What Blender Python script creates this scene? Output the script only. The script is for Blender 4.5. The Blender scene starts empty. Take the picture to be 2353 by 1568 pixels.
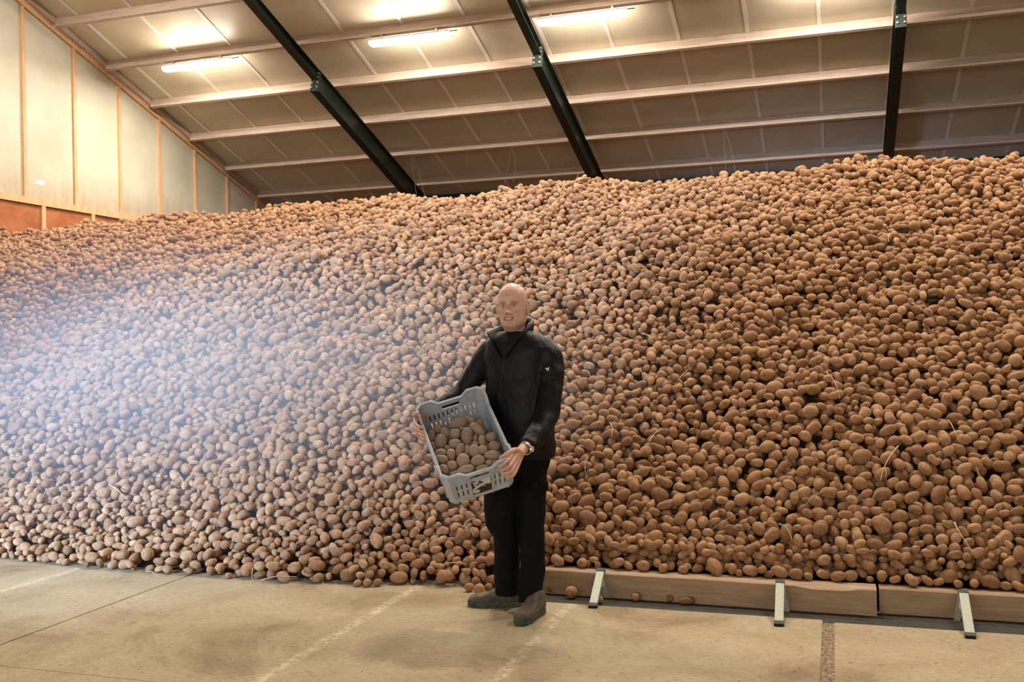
import bpy, bmesh, math, random
import numpy as np
from mathutils import Vector, Matrix, noise as mnoise

random.seed(7)
RNG = np.random.default_rng(11)
SC = bpy.context.scene
COL = SC.collection
PI = math.pi

# ------------------------------------------------------------------ camera
IMW, IMH = 2353.0, 1568.0
FOC = 2277.46                       # focal length in pixels of the 2353 px frame
YAW, PITCH, ROLL = -0.314038, 0.0030156, -0.018991
CAMPOS = np.array([0.0, 0.0, 1.47])
_f = np.array([math.sin(YAW) * math.cos(PITCH), math.cos(YAW) * math.cos(PITCH), math.sin(PITCH)])
_r0 = np.array([math.cos(YAW), -math.sin(YAW), 0.0])
_u0 = np.cross(_r0, _f)
_r = math.cos(ROLL) * _r0 + math.sin(ROLL) * _u0
_u = -math.sin(ROLL) * _r0 + math.cos(ROLL) * _u0
cam_data = bpy.data.cameras.new('camera')
cam = bpy.data.objects.new('camera', cam_data)
COL.objects.link(cam)
cam_data.sensor_width = 36.0
cam_data.lens = FOC / IMW * 36.0
cam_data.clip_end = 200
cam.matrix_world = Matrix(((_r[0], _u[0], -_f[0], CAMPOS[0]), (_r[1], _u[1], -_f[1], CAMPOS[1]),
                           (_r[2], _u[2], -_f[2], CAMPOS[2]), (0, 0, 0, 1)))
SC.camera = cam

# ------------------------------------------------------------------ world, daylight, exposure
SC.view_settings.view_transform = 'Standard'
SC.view_settings.look = 'None'
SC.view_settings.gamma = 1.0
SC.view_settings.use_curve_mapping = False
SC.view_settings.exposure = 0.20
SC.cycles.adaptive_threshold = 0.10
SC.cycles.max_bounces = 4
SC.cycles.diffuse_bounces = 2
SC.cycles.use_light_tree = False
SC.cycles.volume_step_rate = 3.0
SC.cycles.glossy_bounces = 2
SC.cycles.transmission_bounces = 2
SC.cycles.caustics_reflective = False
SC.cycles.caustics_refractive = False
world = bpy.data.worlds.new('daylight')
SC.world = world
world.use_nodes = True
world.node_tree.nodes['Background'].inputs['Color'].default_value = (1.0, 0.94, 0.86, 1)
world.node_tree.nodes['Background'].inputs['Strength'].default_value = 2.2

def link_light(name, data, loc, target):
    o = bpy.data.objects.new(name, data)
    COL.objects.link(o)
    o.location = loc
    o.rotation_euler = (Vector(target) - Vector(loc)).to_track_quat('-Z', 'Y').to_euler()
    return o
# unseen cool spot added to give the haze and left bank a bluish light
sp = bpy.data.lights.new('cool_spot_added', 'SPOT')
sp.energy = 14500
sp.color = (0.38, 0.62, 1.0)
sp.spot_size = math.radians(35)
sp.spot_blend = 1.0
sp.shadow_soft_size = 0.35
link_light('cool_spot_added', sp, (-8.6, -3.2, 2.4), (-5.1, 6.95, 1.05))

LAMP_COL = (1.0, 0.885, 0.75)
LAMP_STRENGTH = 5.0
DUST = 0.30

# ------------------------------------------------------------------ helpers
def ray(px, py):
    return _f + _r * (px - IMW / 2) / FOC - _u * (py - IMH / 2) / FOC
def at(px, py, depth):
    return CAMPOS + ray(px, py) * depth
def floor_at(px, py, z=0.0):
    a = ray(px, py)
    return CAMPOS + a * ((z - CAMPOS[2]) / a[2])
def project(P):
    d = np.asarray(P) - CAMPOS
    z = d @ _f
    return IMW / 2 + FOC * (d @ _r) / z, IMH / 2 - FOC * (d @ _u) / z, z

def mesh_obj(name, verts, faces, mat=None, parent=None, smooth=False, loc=None):
    me = bpy.data.meshes.new(name)
    me.from_pydata([tuple(map(float, v)) for v in verts], [], [tuple(f) for f in faces])
    if smooth:
        me.polygons.foreach_set('use_smooth', [True] * len(me.polygons))
    if mat is not None:
        me.materials.append(mat)
    return obj_of(name, me, parent, loc)
def obj_of(name, me, parent=None, loc=None):
    o = bpy.data.objects.new(name, me)
    COL.objects.link(o)
    if loc is not None:
        o.location = loc
    if parent is not None:
        o.parent = parent
    return o
def empty(name, loc=(0, 0, 0), rot=None):
    o = bpy.data.objects.new(name, None)
    COL.objects.link(o)
    o.location = loc
    o.empty_display_size = 0.1
    if rot is not None:
        o.rotation_euler = rot
    return o
def tag(o, label=None, category=None, group=None, kind=None):
    if label: o['label'] = label
    if category: o['category'] = category
    if group: o['group'] = group
    if kind: o['kind'] = kind
    return o

class MB:
    """collects simple solids into one mesh"""
    def __init__(self):
        self.v, self.f = [], []
    def add(self, v, f):
        n = len(self.v)
        self.v += [np.asarray(p, float) for p in v]
        self.f += [tuple(i + n for i in q) for q in f]
        return self
    def box(self, lo, hi, M=None, taper=None):
        (x0, y0, z0), (x1, y1, z1) = lo, hi
        v = [(x0, y0, z0), (x1, y0, z0), (x1, y1, z0), (x0, y1, z0), (x0, y0, z1), (x1, y0, z1), (x1, y1, z1), (x0, y1, z1)]
        if M is not None:
            v = [tuple(M @ Vector(p)) for p in v]
        return self.add(v, [(3, 2, 1, 0), (4, 5, 6, 7), (0, 1, 5, 4), (1, 2, 6, 5), (2, 3, 7, 6), (3, 0, 4, 7)])
    def bar(self, a, b, w, h, up=(0, 0, 1)):
        a, b = Vector(a), Vector(b)
        d = (b - a); L = d.length; d.normalize()
        s = d.cross(Vector(up)).normalized(); u = s.cross(d)
        M = Matrix(((s.x, d.x, u.x, a.x), (s.y, d.y, u.y, a.y), (s.z, d.z, u.z, a.z), (0, 0, 0, 1)))
        return self.box((-w / 2, 0, -h / 2), (w / 2, L, h / 2), M)
    def build(self, name, mat, parent=None, bevel=0.0, smooth=False, loc=None):
        o = mesh_obj(name, self.v, self.f, mat, parent, smooth, loc)
        if bevel:
            m = o.modifiers.new('bevel', 'BEVEL'); m.width = bevel; m.segments = 2; m.limit_method = 'ANGLE'
        return o

def frames(path):
    """parallel-transport frames for a polyline"""
    P = [np.asarray(p, float) for p in path]
    n = len(P); T = []
    for i in range(n):
        t = P[min(i + 1, n - 1)] - P[max(i - 1, 0)]
        T.append(t / (np.linalg.norm(t) + 1e-12))
    a = np.array([0, 0, 1.0]) if abs(T[0][2]) < 0.9 else np.array([1.0, 0, 0])
    s = np.cross(T[0], a); s /= np.linalg.norm(s)
    out = []
    for i in range(n):
        s = s - T[i] * (s @ T[i]); s /= np.linalg.norm(s)
        out.append((P[i], s, np.cross(T[i], s)))
    return out
def tube(path, radii, seg=10, caps=True):
    fr = frames(path); v, f = [], []
    for (p, s, u), r in zip(fr, radii):
        ra, rb = (r, r) if np.isscalar(r) else r
        for k in range(seg):
            a = 2 * PI * k / seg
            v.append(p + s * ra * math.cos(a) + u * rb * math.sin(a))
    n = len(fr)
    for i in range(n - 1):
        for k in range(seg):
            k2 = (k + 1) % seg
            f.append((i * seg + k, i * seg + k2, (i + 1) * seg + k2, (i + 1) * seg + k))
    if caps:
        f.append(tuple(range(seg - 1, -1, -1)))
        f.append(tuple((n - 1) * seg + k for k in range(seg)))
    return v, f
def smooth_path(pts, n=8):
    P = [np.asarray(p, float) for p in pts]
    P = [2 * P[0] - P[1]] + P + [2 * P[-1] - P[-2]]
    out = []
    for i in range(1, len(P) - 2):
        for k in range(n):
            t = k / n
            out.append(0.5 * ((2 * P[i]) + (-P[i - 1] + P[i + 1]) * t + (2 * P[i - 1] - 5 * P[i] + 4 * P[i + 1] - P[i + 2]) * t * t
                              + (-P[i - 1] + 3 * P[i] - 3 * P[i + 1] + P[i + 2]) * t ** 3))
    out.append(P[-2])
    return out
def finger(path, radii, seg=10, n=5):
    """rounded tapering tube through the joints"""
    p = smooth_path([list(a) + [r] for a, r in zip(path, radii)], n)
    pts = [q[:3] for q in p]; rr = [q[3] for q in p]
    d0 = pts[0] - pts[1]; d0 /= np.linalg.norm(d0)
    d1 = pts[-1] - pts[-2]; d1 /= np.linalg.norm(d1)
    P, R = [], []
    for a in (80, 50, 25):
        a = math.radians(a); P.append(pts[0] + d0 * rr[0] * math.sin(a)); R.append(rr[0] * math.cos(a))
    P += pts; R += rr
    for a in (25, 50, 80):
        a = math.radians(a); P.append(pts[-1] + d1 * rr[-1] * math.sin(a)); R.append(rr[-1] * math.cos(a))
    return tube(P, R, seg)
def ellipsoid(c, rad, M=None, seg=20, rings=14):
    v, f = [], []
    c = np.asarray(c, float); M = np.eye(3) if M is None else np.asarray(M)
    v.append(c + M @ np.array([0, 0, -rad[2]]))
    for i in range(1, rings):
        ph = PI * i / rings - PI / 2
        for k in range(seg):
            a = 2 * PI * k / seg
            v.append(c + M @ np.array([rad[0] * math.cos(ph) * math.cos(a), rad[1] * math.cos(ph) * math.sin(a), rad[2] * math.sin(ph)]))
    v.append(c + M @ np.array([0, 0, rad[2]]))
    for k in range(seg):
        f.append((0, 1 + (k + 1) % seg, 1 + k))
    for i in range(rings - 2):
        for k in range(seg):
            a = 1 + i * seg + k; b = 1 + i * seg + (k + 1) % seg
            f.append((a, b, b + seg, a + seg))
    t = len(v) - 1
    for k in range(seg):
        f.append((t, 1 + (rings - 2) * seg + k, 1 + (rings - 2) * seg + (k + 1) % seg))
    return v, f
def loft(rings, caps=True):
    """rings: list of equal-length closed loops"""
    seg = len(rings[0]); v, f = [], []
    for r in rings: v += list(r)
    for i in range(len(rings) - 1):
        for k in range(seg):
            k2 = (k + 1) % seg
            f.append((i * seg + k, i * seg + k2, (i + 1) * seg + k2, (i + 1) * seg + k))
    if caps:
        f.append(tuple(range(seg - 1, -1, -1)))
        f.append(tuple((len(rings) - 1) * seg + k for k in range(seg)))
    return v, f
def fuse(mb, voxel, smooth=4, factor=0.5, ratio=1.0):
    """one continuous skin around overlapping closed shells"""
    me = bpy.data.meshes.new('fuse')
    me.from_pydata([tuple(map(float, p)) for p in mb.v], [], mb.f)
    bm = bmesh.new(); bm.from_mesh(me)
    bmesh.ops.recalc_face_normals(bm, faces=bm.faces[:]); bm.to_mesh(me); bm.free()
    o = bpy.data.objects.new('fuse', me); COL.objects.link(o)
    r = o.modifiers.new('remesh', 'REMESH'); r.mode = 'VOXEL'; r.voxel_size = voxel; r.adaptivity = 0
    if smooth:
        s = o.modifiers.new('smooth', 'SMOOTH'); s.iterations = smooth; s.factor = factor
    if ratio < 1:
        d = o.modifiers.new('decimate', 'DECIMATE'); d.ratio = ratio
    dg = bpy.context.evaluated_depsgraph_get()
    out = bpy.data.meshes.new_from_object(o.evaluated_get(dg))
    bpy.data.objects.remove(o); bpy.data.meshes.remove(me)
    out.polygons.foreach_set('use_smooth', [True] * len(out.polygons))
    return out
def mesh_co(me):
    a = np.empty(len(me.vertices) * 3, np.float32); me.vertices.foreach_get('co', a); return a.reshape(-1, 3).astype(float)
def mesh_no(me):
    a = np.empty(len(me.vertices) * 3, np.float32); me.vertices.foreach_get('normal', a); return a.reshape(-1, 3).astype(float)
def set_co(me, co):
    me.vertices.foreach_set('co', co.astype(np.float32).ravel()); me.update()

# ------------------------------------------------------------------ materials
def mat(name, color, rough=0.6, metal=0.0, spec=0.5, build=None):
    m = bpy.data.materials.new(name); m.use_nodes = True
    nt = m.node_tree; b = nt.nodes['Principled BSDF']
    b.inputs['Base Color'].default_value = (*color, 1); b.inputs['Roughness'].default_value = rough
    b.inputs['Metallic'].default_value = metal; b.inputs['Specular IOR Level'].default_value = spec
    if build: build(nt, b)
    return m
def node(nt, typ, **kw):
    n = nt.nodes.new(typ)
    for k, v in kw.items():
        if k in n.inputs: n.inputs[k].default_value = v
        else: setattr(n, k, v)
    return n
def coords(nt, kind='Object', scale=(1, 1, 1)):
    t = node(nt, 'ShaderNodeTexCoord'); m = node(nt, 'ShaderNodeMapping'); m.inputs['Scale'].default_value = scale
    nt.links.new(t.outputs[kind], m.inputs['Vector']); return m.outputs['Vector']
def ramp(nt, fac, stops):
    r = node(nt, 'ShaderNodeValToRGB'); e = r.color_ramp.elements
    while len(e) < len(stops): e.new(0.5)
    for el, (p, c) in zip(e, stops):
        el.position = p; el.color = (*c, 1)
    nt.links.new(fac, r.inputs['Fac']); return r.outputs['Color']
def mixc(nt, fac, a, b, blend='MIX'):
    m = node(nt, 'ShaderNodeMix', data_type='RGBA', blend_type=blend)
    if isinstance(fac, float): m.inputs[0].default_value = fac
    else: nt.links.new(fac, m.inputs[0])
    for s, i in ((a, 6), (b, 7)):
        if isinstance(s, tuple): m.inputs[i].default_value = (*s, 1)
        else: nt.links.new(s, m.inputs[i])
    return m.outputs[2]
def bump(nt, b, h, strength, dist=0.01):
    n = node(nt, 'ShaderNodeBump', Strength=strength, Distance=dist)
    nt.links.new(h, n.inputs['Height']); nt.links.new(n.outputs['Normal'], b.inputs['Normal'])
def mottled(c0, c1, scale=(3, 3, 3), nscale=4.0, detail=6.0, b_str=0.0, b_dist=0.01, lo=0.3, hi=0.7, kind='Object', rnd=0.0):
    def build(nt, b):
        v = coords(nt, kind, scale)
        n = node(nt, 'ShaderNodeTexNoise', Scale=nscale, Detail=detail, Roughness=0.6)
        nt.links.new(v, n.inputs['Vector'])
        c = ramp(nt, n.outputs['Fac'], [(lo, c0), (hi, c1)])
        if rnd:
            oi = node(nt, 'ShaderNodeObjectInfo'); h = node(nt, 'ShaderNodeHueSaturation')
            mr = node(nt, 'ShaderNodeMapRange'); mr.inputs[3].default_value = 1 - rnd; mr.inputs[4].default_value = 1 + rnd
            nt.links.new(oi.outputs['Random'], mr.inputs[0]); nt.links.new(mr.outputs[0], h.inputs['Value'])
            nt.links.new(c, h.inputs['Color']); c = h.outputs['Color']
        nt.links.new(c, b.inputs['Base Color'])
        if b_str: bump(nt, b, n.outputs['Fac'], b_str, b_dist)
    return build

def potato_build(use_attr):
    def build(nt, b):
        if use_attr:
            a = node(nt, 'ShaderNodeAttribute', attribute_name='rnd'); rv = a.outputs['Fac']
        else:
            a = node(nt, 'ShaderNodeObjectInfo'); rv = a.outputs['Random']
        v = coords(nt, 'Object')
        n = node(nt, 'ShaderNodeTexNoise', Scale=28.0 if use_attr else 2.2, Detail=2.0 if use_attr else 4.0, Roughness=0.65); nt.links.new(v, n.inputs['Vector'])
        c1 = ramp(nt, rv, [(0.0, (0.285, 0.152, 0.076)), (0.35, (0.375, 0.208, 0.108)), (0.7, (0.425, 0.238, 0.126)), (1.0, (0.48, 0.292, 0.165))])
        dust = ramp(nt, n.outputs['Fac'], [(0.35, (0.68, 0.66, 0.64)), (0.7, (1.18, 1.15, 1.1))])
        c = mixc(nt, 1.0, c1, dust, 'MULTIPLY')
        if use_attr:
            nt.links.new(c, b.inputs['Base Color']); return
        n2 = node(nt, 'ShaderNodeTexNoise', Scale=12.0, Detail=2.0); nt.links.new(v, n2.inputs['Vector'])
        vo = node(nt, 'ShaderNodeTexVoronoi', Scale=1.9); nt.links.new(v, vo.inputs['Vector'])
        eye = ramp(nt, vo.outputs['Distance'], [(0.05, (0.45, 0.35, 0.3)), (0.12, (1, 1, 1))])
        c = mixc(nt, 1.0, c, eye, 'MULTIPLY')
        nt.links.new(c, b.inputs['Base Color'])
        ad = node(nt, 'ShaderNodeMath', operation='MULTIPLY_ADD'); ad.inputs[1].default_value = 0.35
        nt.links.new(n2.outputs['Fac'], ad.inputs[0]); nt.links.new(n.outputs['Fac'], ad.inputs[2])
        bump(nt, b, ad.outputs[0], 0.22, 0.05)
    return build
M_POT = mat('potato_skin', (0.33, 0.19, 0.10), 0.78, spec=0.25, build=potato_build(False))
M_POTS = mat('potato_skin_heap', (0.33, 0.19, 0.10), 0.78, spec=0.25, build=potato_build(True))
M_CORE = mat('gap_shade_core', (0.10, 0.06, 0.035), 0.95, spec=0.1, build=mottled((0.035, 0.02, 0.012), (0.08, 0.047, 0.027), nscale=24))  # dark colour stands in for the shade deep between potatoes
M_STEM = mat('dry_stem', (0.5, 0.40, 0.27), 0.8, build=mottled((0.38, 0.27, 0.16), (0.62, 0.52, 0.38), nscale=20, rnd=0.25))
M_PANEL = mat('roof_panel_foil', (0.52, 0.43, 0.31), 0.42, spec=0.35, build=mottled((0.57, 0.49, 0.35), (0.67, 0.60, 0.455), scale=(0.5, 0.5, 0.5), nscale=2.2, detail=4, b_str=0.08, b_dist=0.02, rnd=0.05))
M_STRIP = mat('white_joint_strip', (0.86, 0.79, 0.70), 0.5)
M_PURLIN = mat('limewashed_timber', (0.6, 0.46, 0.36), 0.75, build=mottled((0.43, 0.315, 0.245), (0.62, 0.49, 0.40), scale=(0.6, 6, 6), nscale=5, detail=7, b_str=0.25, b_dist=0.01))
M_STEEL = mat('dark_green_steel', (0.018, 0.030, 0.024), 0.42, metal=0.0, spec=0.5, build=mottled((0.007, 0.013, 0.010), (0.014, 0.024, 0.018), nscale=3))
M_BOLT = mat('zinc_bolt', (0.55, 0.52, 0.46), 0.4, metal=0.8)
M_GALV = mat('galvanised_plate', (0.5, 0.46, 0.38), 0.5, metal=0.3)
def wall_build(nt, b):
    v = coords(nt, 'Object'); n = node(nt, 'ShaderNodeTexNoise', Scale=0.9, Detail=6.0, Roughness=0.6); nt.links.new(v, n.inputs['Vector'])
    c = ramp(nt, n.outputs['Fac'], [(0.3, (0.42, 0.385, 0.295)), (0.7, (0.54, 0.51, 0.405))])
    v2 = coords(nt, 'Object', (2.2, 2.2, 0.45)); n2 = node(nt, 'ShaderNodeTexNoise', Scale=2.4, Detail=8.0, Roughness=0.7); nt.links.new(v2, n2.inputs['Vector'])
    # brown dirt splashed up along the foot of the panels, where the crop has been tipped
    sx = node(nt, 'ShaderNodeSeparateXYZ'); t = node(nt, 'ShaderNodeTexCoord'); nt.links.new(t.outputs['Object'], sx.inputs[0])
    g = node(nt, 'ShaderNodeMapRange'); g.inputs[1].default_value = 4.1; g.inputs[2].default_value = 5.7; g.inputs[3].default_value = 0.62; g.inputs[4].default_value = -0.15
    nt.links.new(sx.outputs['Z'], g.inputs[0])
    m = node(nt, 'ShaderNodeMath', operation='MULTIPLY'); nt.links.new(n2.outputs['Fac'], m.inputs[0]); nt.links.new(g.outputs[0], m.inputs[1])
    m2 = node(nt, 'ShaderNodeMapRange'); m2.inputs[1].default_value = 0.12; m2.inputs[2].default_value = 0.42; nt.links.new(m.outputs[0], m2.inputs[0])
    c = mixc(nt, m2.outputs[0], c, (0.33, 0.22, 0.12))
    nt.links.new(c, b.inputs['Base Color'])
M_WALL = mat('cream_wall_panel', (0.7, 0.65, 0.5), 0.6, build=wall_build)
M_BATTEN = mat('pine_batten', (0.62, 0.36, 0.19), 0.7, build=mottled((0.50, 0.27, 0.13), (0.70, 0.42, 0.23), scale=(6, 6, 0.8), nscale=4))
M_PLY = mat('orange_brown_plywood', (0.36, 0.12, 0.045), 0.35, spec=0.5, build=mottled((0.27, 0.085, 0.03), (0.45, 0.17, 0.075), scale=(1, 1, 2), nscale=3, detail=8))
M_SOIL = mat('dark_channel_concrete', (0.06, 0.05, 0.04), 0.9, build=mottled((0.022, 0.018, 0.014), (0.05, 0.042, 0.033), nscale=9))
M_PLANK = mat('sawn_timber', (0.4, 0.27, 0.17), 0.78, build=mottled((0.30, 0.195, 0.115), (0.46, 0.315, 0.20), scale=(0.8, 9, 9), nscale=5, detail=8, b_str=0.3, b_dist=0.006))
M_BRACKET = mat('grey_green_bracket', (0.42, 0.44, 0.36), 0.55, metal=0.25, build=mottled((0.28, 0.30, 0.235), (0.42, 0.435, 0.36), nscale=30))
M_BLACK = mat('black_rubber', (0.01, 0.01, 0.01), 0.6)
def concrete_build(nt, b):
    v = coords(nt, 'Object', (4.5, 30, 1)); n = node(nt, 'ShaderNodeTexNoise', Scale=4.5, Detail=9.0, Roughness=0.82, Distortion=0.35); nt.links.new(v, n.inputs['Vector'])
    v2 = coords(nt, 'Object', (1, 1, 1)); n2 = node(nt, 'ShaderNodeTexNoise', Scale=1.3, Detail=8.0, Roughness=0.65, Distortion=0.6); nt.links.new(v2, n2.inputs['Vector'])
    n3 = node(nt, 'ShaderNodeTexNoise', Scale=38.0, Detail=4.0, Roughness=0.7); nt.links.new(v2, n3.inputs['Vector'])
    base = ramp(nt, n2.outputs['Fac'], [(0.32, (0.27, 0.195, 0.115)), (0.47, (0.415, 0.335, 0.215)), (0.72, (0.51, 0.43, 0.30))])
    st = ramp(nt, n.outputs['Fac'], [(0.35, (0.40, 0.33, 0.27)), (0.455, (0.84, 0.82, 0.79)), (0.58, (1.0, 1.0, 1.0)), (0.75, (1.14, 1.14, 1.14))])
    c = mixc(nt, 1.0, base, st, 'MULTIPLY')
    sp_ = ramp(nt, n3.outputs['Fac'], [(0.32, (0.32, 0.24, 0.18)), (0.385, (1, 1, 1))])
    c = mixc(nt, 1.0, c, sp_, 'MULTIPLY')
    # two broken pale lines chalked on the slab
    t = node(nt, 'ShaderNodeTexCoord'); sx = node(nt, 'ShaderNodeSeparateXYZ'); nt.links.new(t.outputs['Object'], sx.inputs[0])
    wob = node(nt, 'ShaderNodeTexNoise', Scale=2.0, Detail=2.0); nt.links.new(v2, wob.inputs['Vector'])
    grit = node(nt, 'ShaderNodeTexNoise', Scale=26.0, Detail=4.0, Roughness=0.7); nt.links.new(v2, grit.inputs['Vector'])
    for x0 in (-1.435, -2.45, -4.92, 0.93):
        d = node(nt, 'ShaderNodeMath', operation='SUBTRACT'); nt.links.new(sx.outputs['X'], d.inputs[0]); d.inputs[1].default_value = x0
        w = node(nt, 'ShaderNodeMath', operation='MULTIPLY_ADD'); nt.links.new(wob.outputs['Fac'], w.inputs[0]); w.inputs[1].default_value = 0.08; nt.links.new(d.outputs[0], w.inputs[2])
        o = node(nt, 'ShaderNodeMath', operation='ADD'); nt.links.new(w.outputs[0], o.inputs[0]); o.inputs[1].default_value = -0.04
        ab = node(nt, 'ShaderNodeMath', operation='ABSOLUTE'); nt.links.new(o.outputs[0], ab.inputs[0])
        mr = node(nt, 'ShaderNodeMapRange'); mr.inputs[1].default_value = 0.045; mr.inputs[2].default_value = 0.012; mr.inputs[3].default_value = 0; mr.inputs[4].default_value = 0.62
        nt.links.new(ab.outputs[0], mr.inputs[0])
        gm = node(nt, 'ShaderNodeMapRange'); gm.inputs[1].default_value = 0.42; gm.inputs[2].default_value = 0.60; nt.links.new(grit.outputs['Fac'], gm.inputs[0])
        mm = node(nt, 'ShaderNodeMath', operation='MULTIPLY'); nt.links.new(mr.outputs[0], mm.inputs[0]); nt.links.new(gm.outputs[0], mm.inputs[1])
        c = mixc(nt, mm.outputs[0], c, (0.70, 0.60, 0.43))
    nt.links.new(c, b.inputs['Base Color'])
    bump(nt, b, n.outputs['Fac'], 0.35, 0.006)
M_CONC = mat('brushed_concrete', (0.45, 0.36, 0.23), 0.85, spec=0.2, build=concrete_build)

# ================================================================== the setting
TA = 0.33799; AL = math.atan(TA); CA, SA = math.cos(AL), math.sin(AL)
RIDGE_Y = 4.0
def ceil_z(y):
    return 7.3257 - TA * (y - 16.375) if y >= RIDGE_Y else 7.3257 - TA * (RIDGE_Y - 16.375) - TA * (RIDGE_Y - y)
XL, XR, YB, YF = -13.9, 8.5, 23.0, -12.0
TOE_X = -1.76                        # the timber kerb and the floor channel begin here

# ---- floor: dark sub-floor with concrete slabs lying on it
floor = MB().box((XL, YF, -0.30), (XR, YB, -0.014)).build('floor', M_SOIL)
tag(floor, kind='structure')
def slab(x0, x1, y0, y1):
    return MB().box((x0, y0, -0.014), (x1, y1, 0.0)).build('slab', M_CONC, floor)
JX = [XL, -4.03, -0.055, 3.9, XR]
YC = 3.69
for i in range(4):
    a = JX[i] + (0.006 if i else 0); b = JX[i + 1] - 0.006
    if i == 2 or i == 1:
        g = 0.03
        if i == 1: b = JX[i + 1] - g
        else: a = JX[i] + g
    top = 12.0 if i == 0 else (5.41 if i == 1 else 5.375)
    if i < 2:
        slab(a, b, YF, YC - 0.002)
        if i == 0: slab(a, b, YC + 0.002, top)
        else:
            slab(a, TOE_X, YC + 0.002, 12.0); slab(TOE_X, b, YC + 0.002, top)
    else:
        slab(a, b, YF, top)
def grit_build(nt, b):
    v = coords(nt, 'Object'); n = node(nt, 'ShaderNodeTexNoise', Scale=55.0, Detail=6.0, Roughness=0.75); nt.links.new(v, n.inputs['Vector'])
    nt.links.new(ramp(nt, n.outputs['Fac'], [(0.38, (0.10, 0.07, 0.045)), (0.5, (0.30, 0.22, 0.13)), (0.62, (0.50, 0.41, 0.28))]), b.inputs['Base Color'])
    bump(nt, b, n.outputs['Fac'], 1.0, 0.012)
M_GRIT = mat('gritty_joint_fill', (0.3, 0.22, 0.14), 0.95, build=grit_build)
MB().box((-0.086, YF, -0.014), (-0.024, 5.37, -0.004)).build('joint_fill', M_GRIT, floor)

# ---- left wall
wall_left = MB()
poly = [(YF, -0.05), (YB, -0.05), (YB, ceil_z(YB)), (RIDGE_Y, ceil_z(RIDGE_Y)), (YF, ceil_z(YF))]
wall_left.add([(XL - 0.15, y, z) for y, z in poly] + [(XL - 0.03, y, z) for y, z in poly],
              [(0, 1, 2, 3, 4), (9, 8, 7, 6, 5)] + [(i, i + 5, (i + 1) % 5 + 5, (i + 1) % 5) for i in range(5)])
wall_left = tag(wall_left.build('wall_left', M_WALL), kind='structure')
RAIL = 4.25
posts = [14.36 + 1.265 * k for k in range(-4, 7)]
edges = posts + [YB - 0.05]
def prism(name, poly, x0, x1, m, parent, bevel=0.0):
    n = len(poly)
    v = [(x0, y, z) for y, z in poly] + [(x1, y, z) for y, z in poly]
    f = [tuple(range(n - 1, -1, -1)), tuple(range(n, 2 * n))] + [(i, (i + 1) % n, (i + 1) % n + n, i + n) for i in range(n)]
    return MB().add(v, f).build(name, m, parent, bevel)
for i in range(len(edges) - 1):
    a, b = edges[i] + 0.004, edges[i + 1] - 0.004
    prism('wall_panel', [(a, RAIL), (b, RAIL), (b, ceil_z(b) - 0.02), (a, ceil_z(a) - 0.02)], XL - 0.03, XL, M_WALL, wall_left)
for y in posts:
    prism('batten', [(y - 0.035, RAIL), (y + 0.035, RAIL), (y + 0.035, ceil_z(y) - 0.12), (y - 0.035, ceil_z(y) - 0.12)], XL, XL + 0.04, M_BATTEN, wall_left)
prism('rail', [(9.0, RAIL - 0.06), (YB, RAIL - 0.06), (YB, RAIL + 0.06), (9.0, RAIL + 0.06)], XL - 0.02, XL + 0.05, M_BATTEN, wall_left)
lows = [14.78 + 1.29 * k for k in range(-2, 6)]
for i in range(len(lows) - 1):
    prism('plywood_sheet', [(lows[i] + 0.004, 0.0), (lows[i + 1] - 0.004, 0.0), (lows[i + 1] - 0.004, RAIL - 0.05), (lows[i] + 0.004, RAIL - 0.05)], XL - 0.03, XL + 0.005, M_PLY, wall_left)
for y in lows:
    prism('batten', [(y - 0.045, 0.0), (y + 0.045, 0.0), (y + 0.045, RAIL - 0.05), (y - 0.045, RAIL - 0.05)], XL + 0.005, XL + 0.045, M_BATTEN, wall_left)
# sloping top plate under the roof and the edge board above it
def sloped(name, y0, y1, d0, d1, x0, x1, m, parent):
    return prism(name, [(y0, ceil_z(y0) - d1), (y1, ceil_z(y1) - d1), (y1, ceil_z(y1) - d0), (y0, ceil_z(y0) - d0)], x0, x1, m, parent)
sloped('top_plate', RIDGE_Y, YB - 0.1, 0.13, 0.24, XL, XL + 0.06, M_BATTEN, wall_left)
sloped('edge_board', RIDGE_Y, YB - 0.1, 0.02, 0.13, XL, XL + 0.13, M_PURLIN, wall_left)
p = floor_at(0, 0, 0) * 0
MB().box((XL + 0.0, 14.63, 4.58), (XL + 0.004, 14.84, 4.66)).build('paper_note', mat('white_paper', (0.85, 0.83, 0.78), 0.7), wall_left)

# ---- back wall, right wall
wall_back = tag(MB().box((XL, YB, -0.05), (XR, YB + 0.15, ceil_z(YB))).build('wall_back', M_PLY), kind='structure')
for k in range(15):
    x = XL + 0.2 + k * 1.5
    MB().box((x + 0.004, YB - 0.02, 2.4), (x + 1.496, YB, 4.70)).build('plywood_sheet', M_PLY, wall_back)
wall_right = MB()
wall_right.add([(XR, y, z) for y, z in poly] + [(XR + 0.15, y, z) for y, z in poly],
               [(4, 3, 2, 1, 0), (5, 6, 7, 8, 9)] + [((i + 1) % 5, (i + 1) % 5 + 5, i + 5, i) for i in range(5)])
wall_right = tag(wall_right.build('wall_right', M_WALL), kind='structure')

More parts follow.
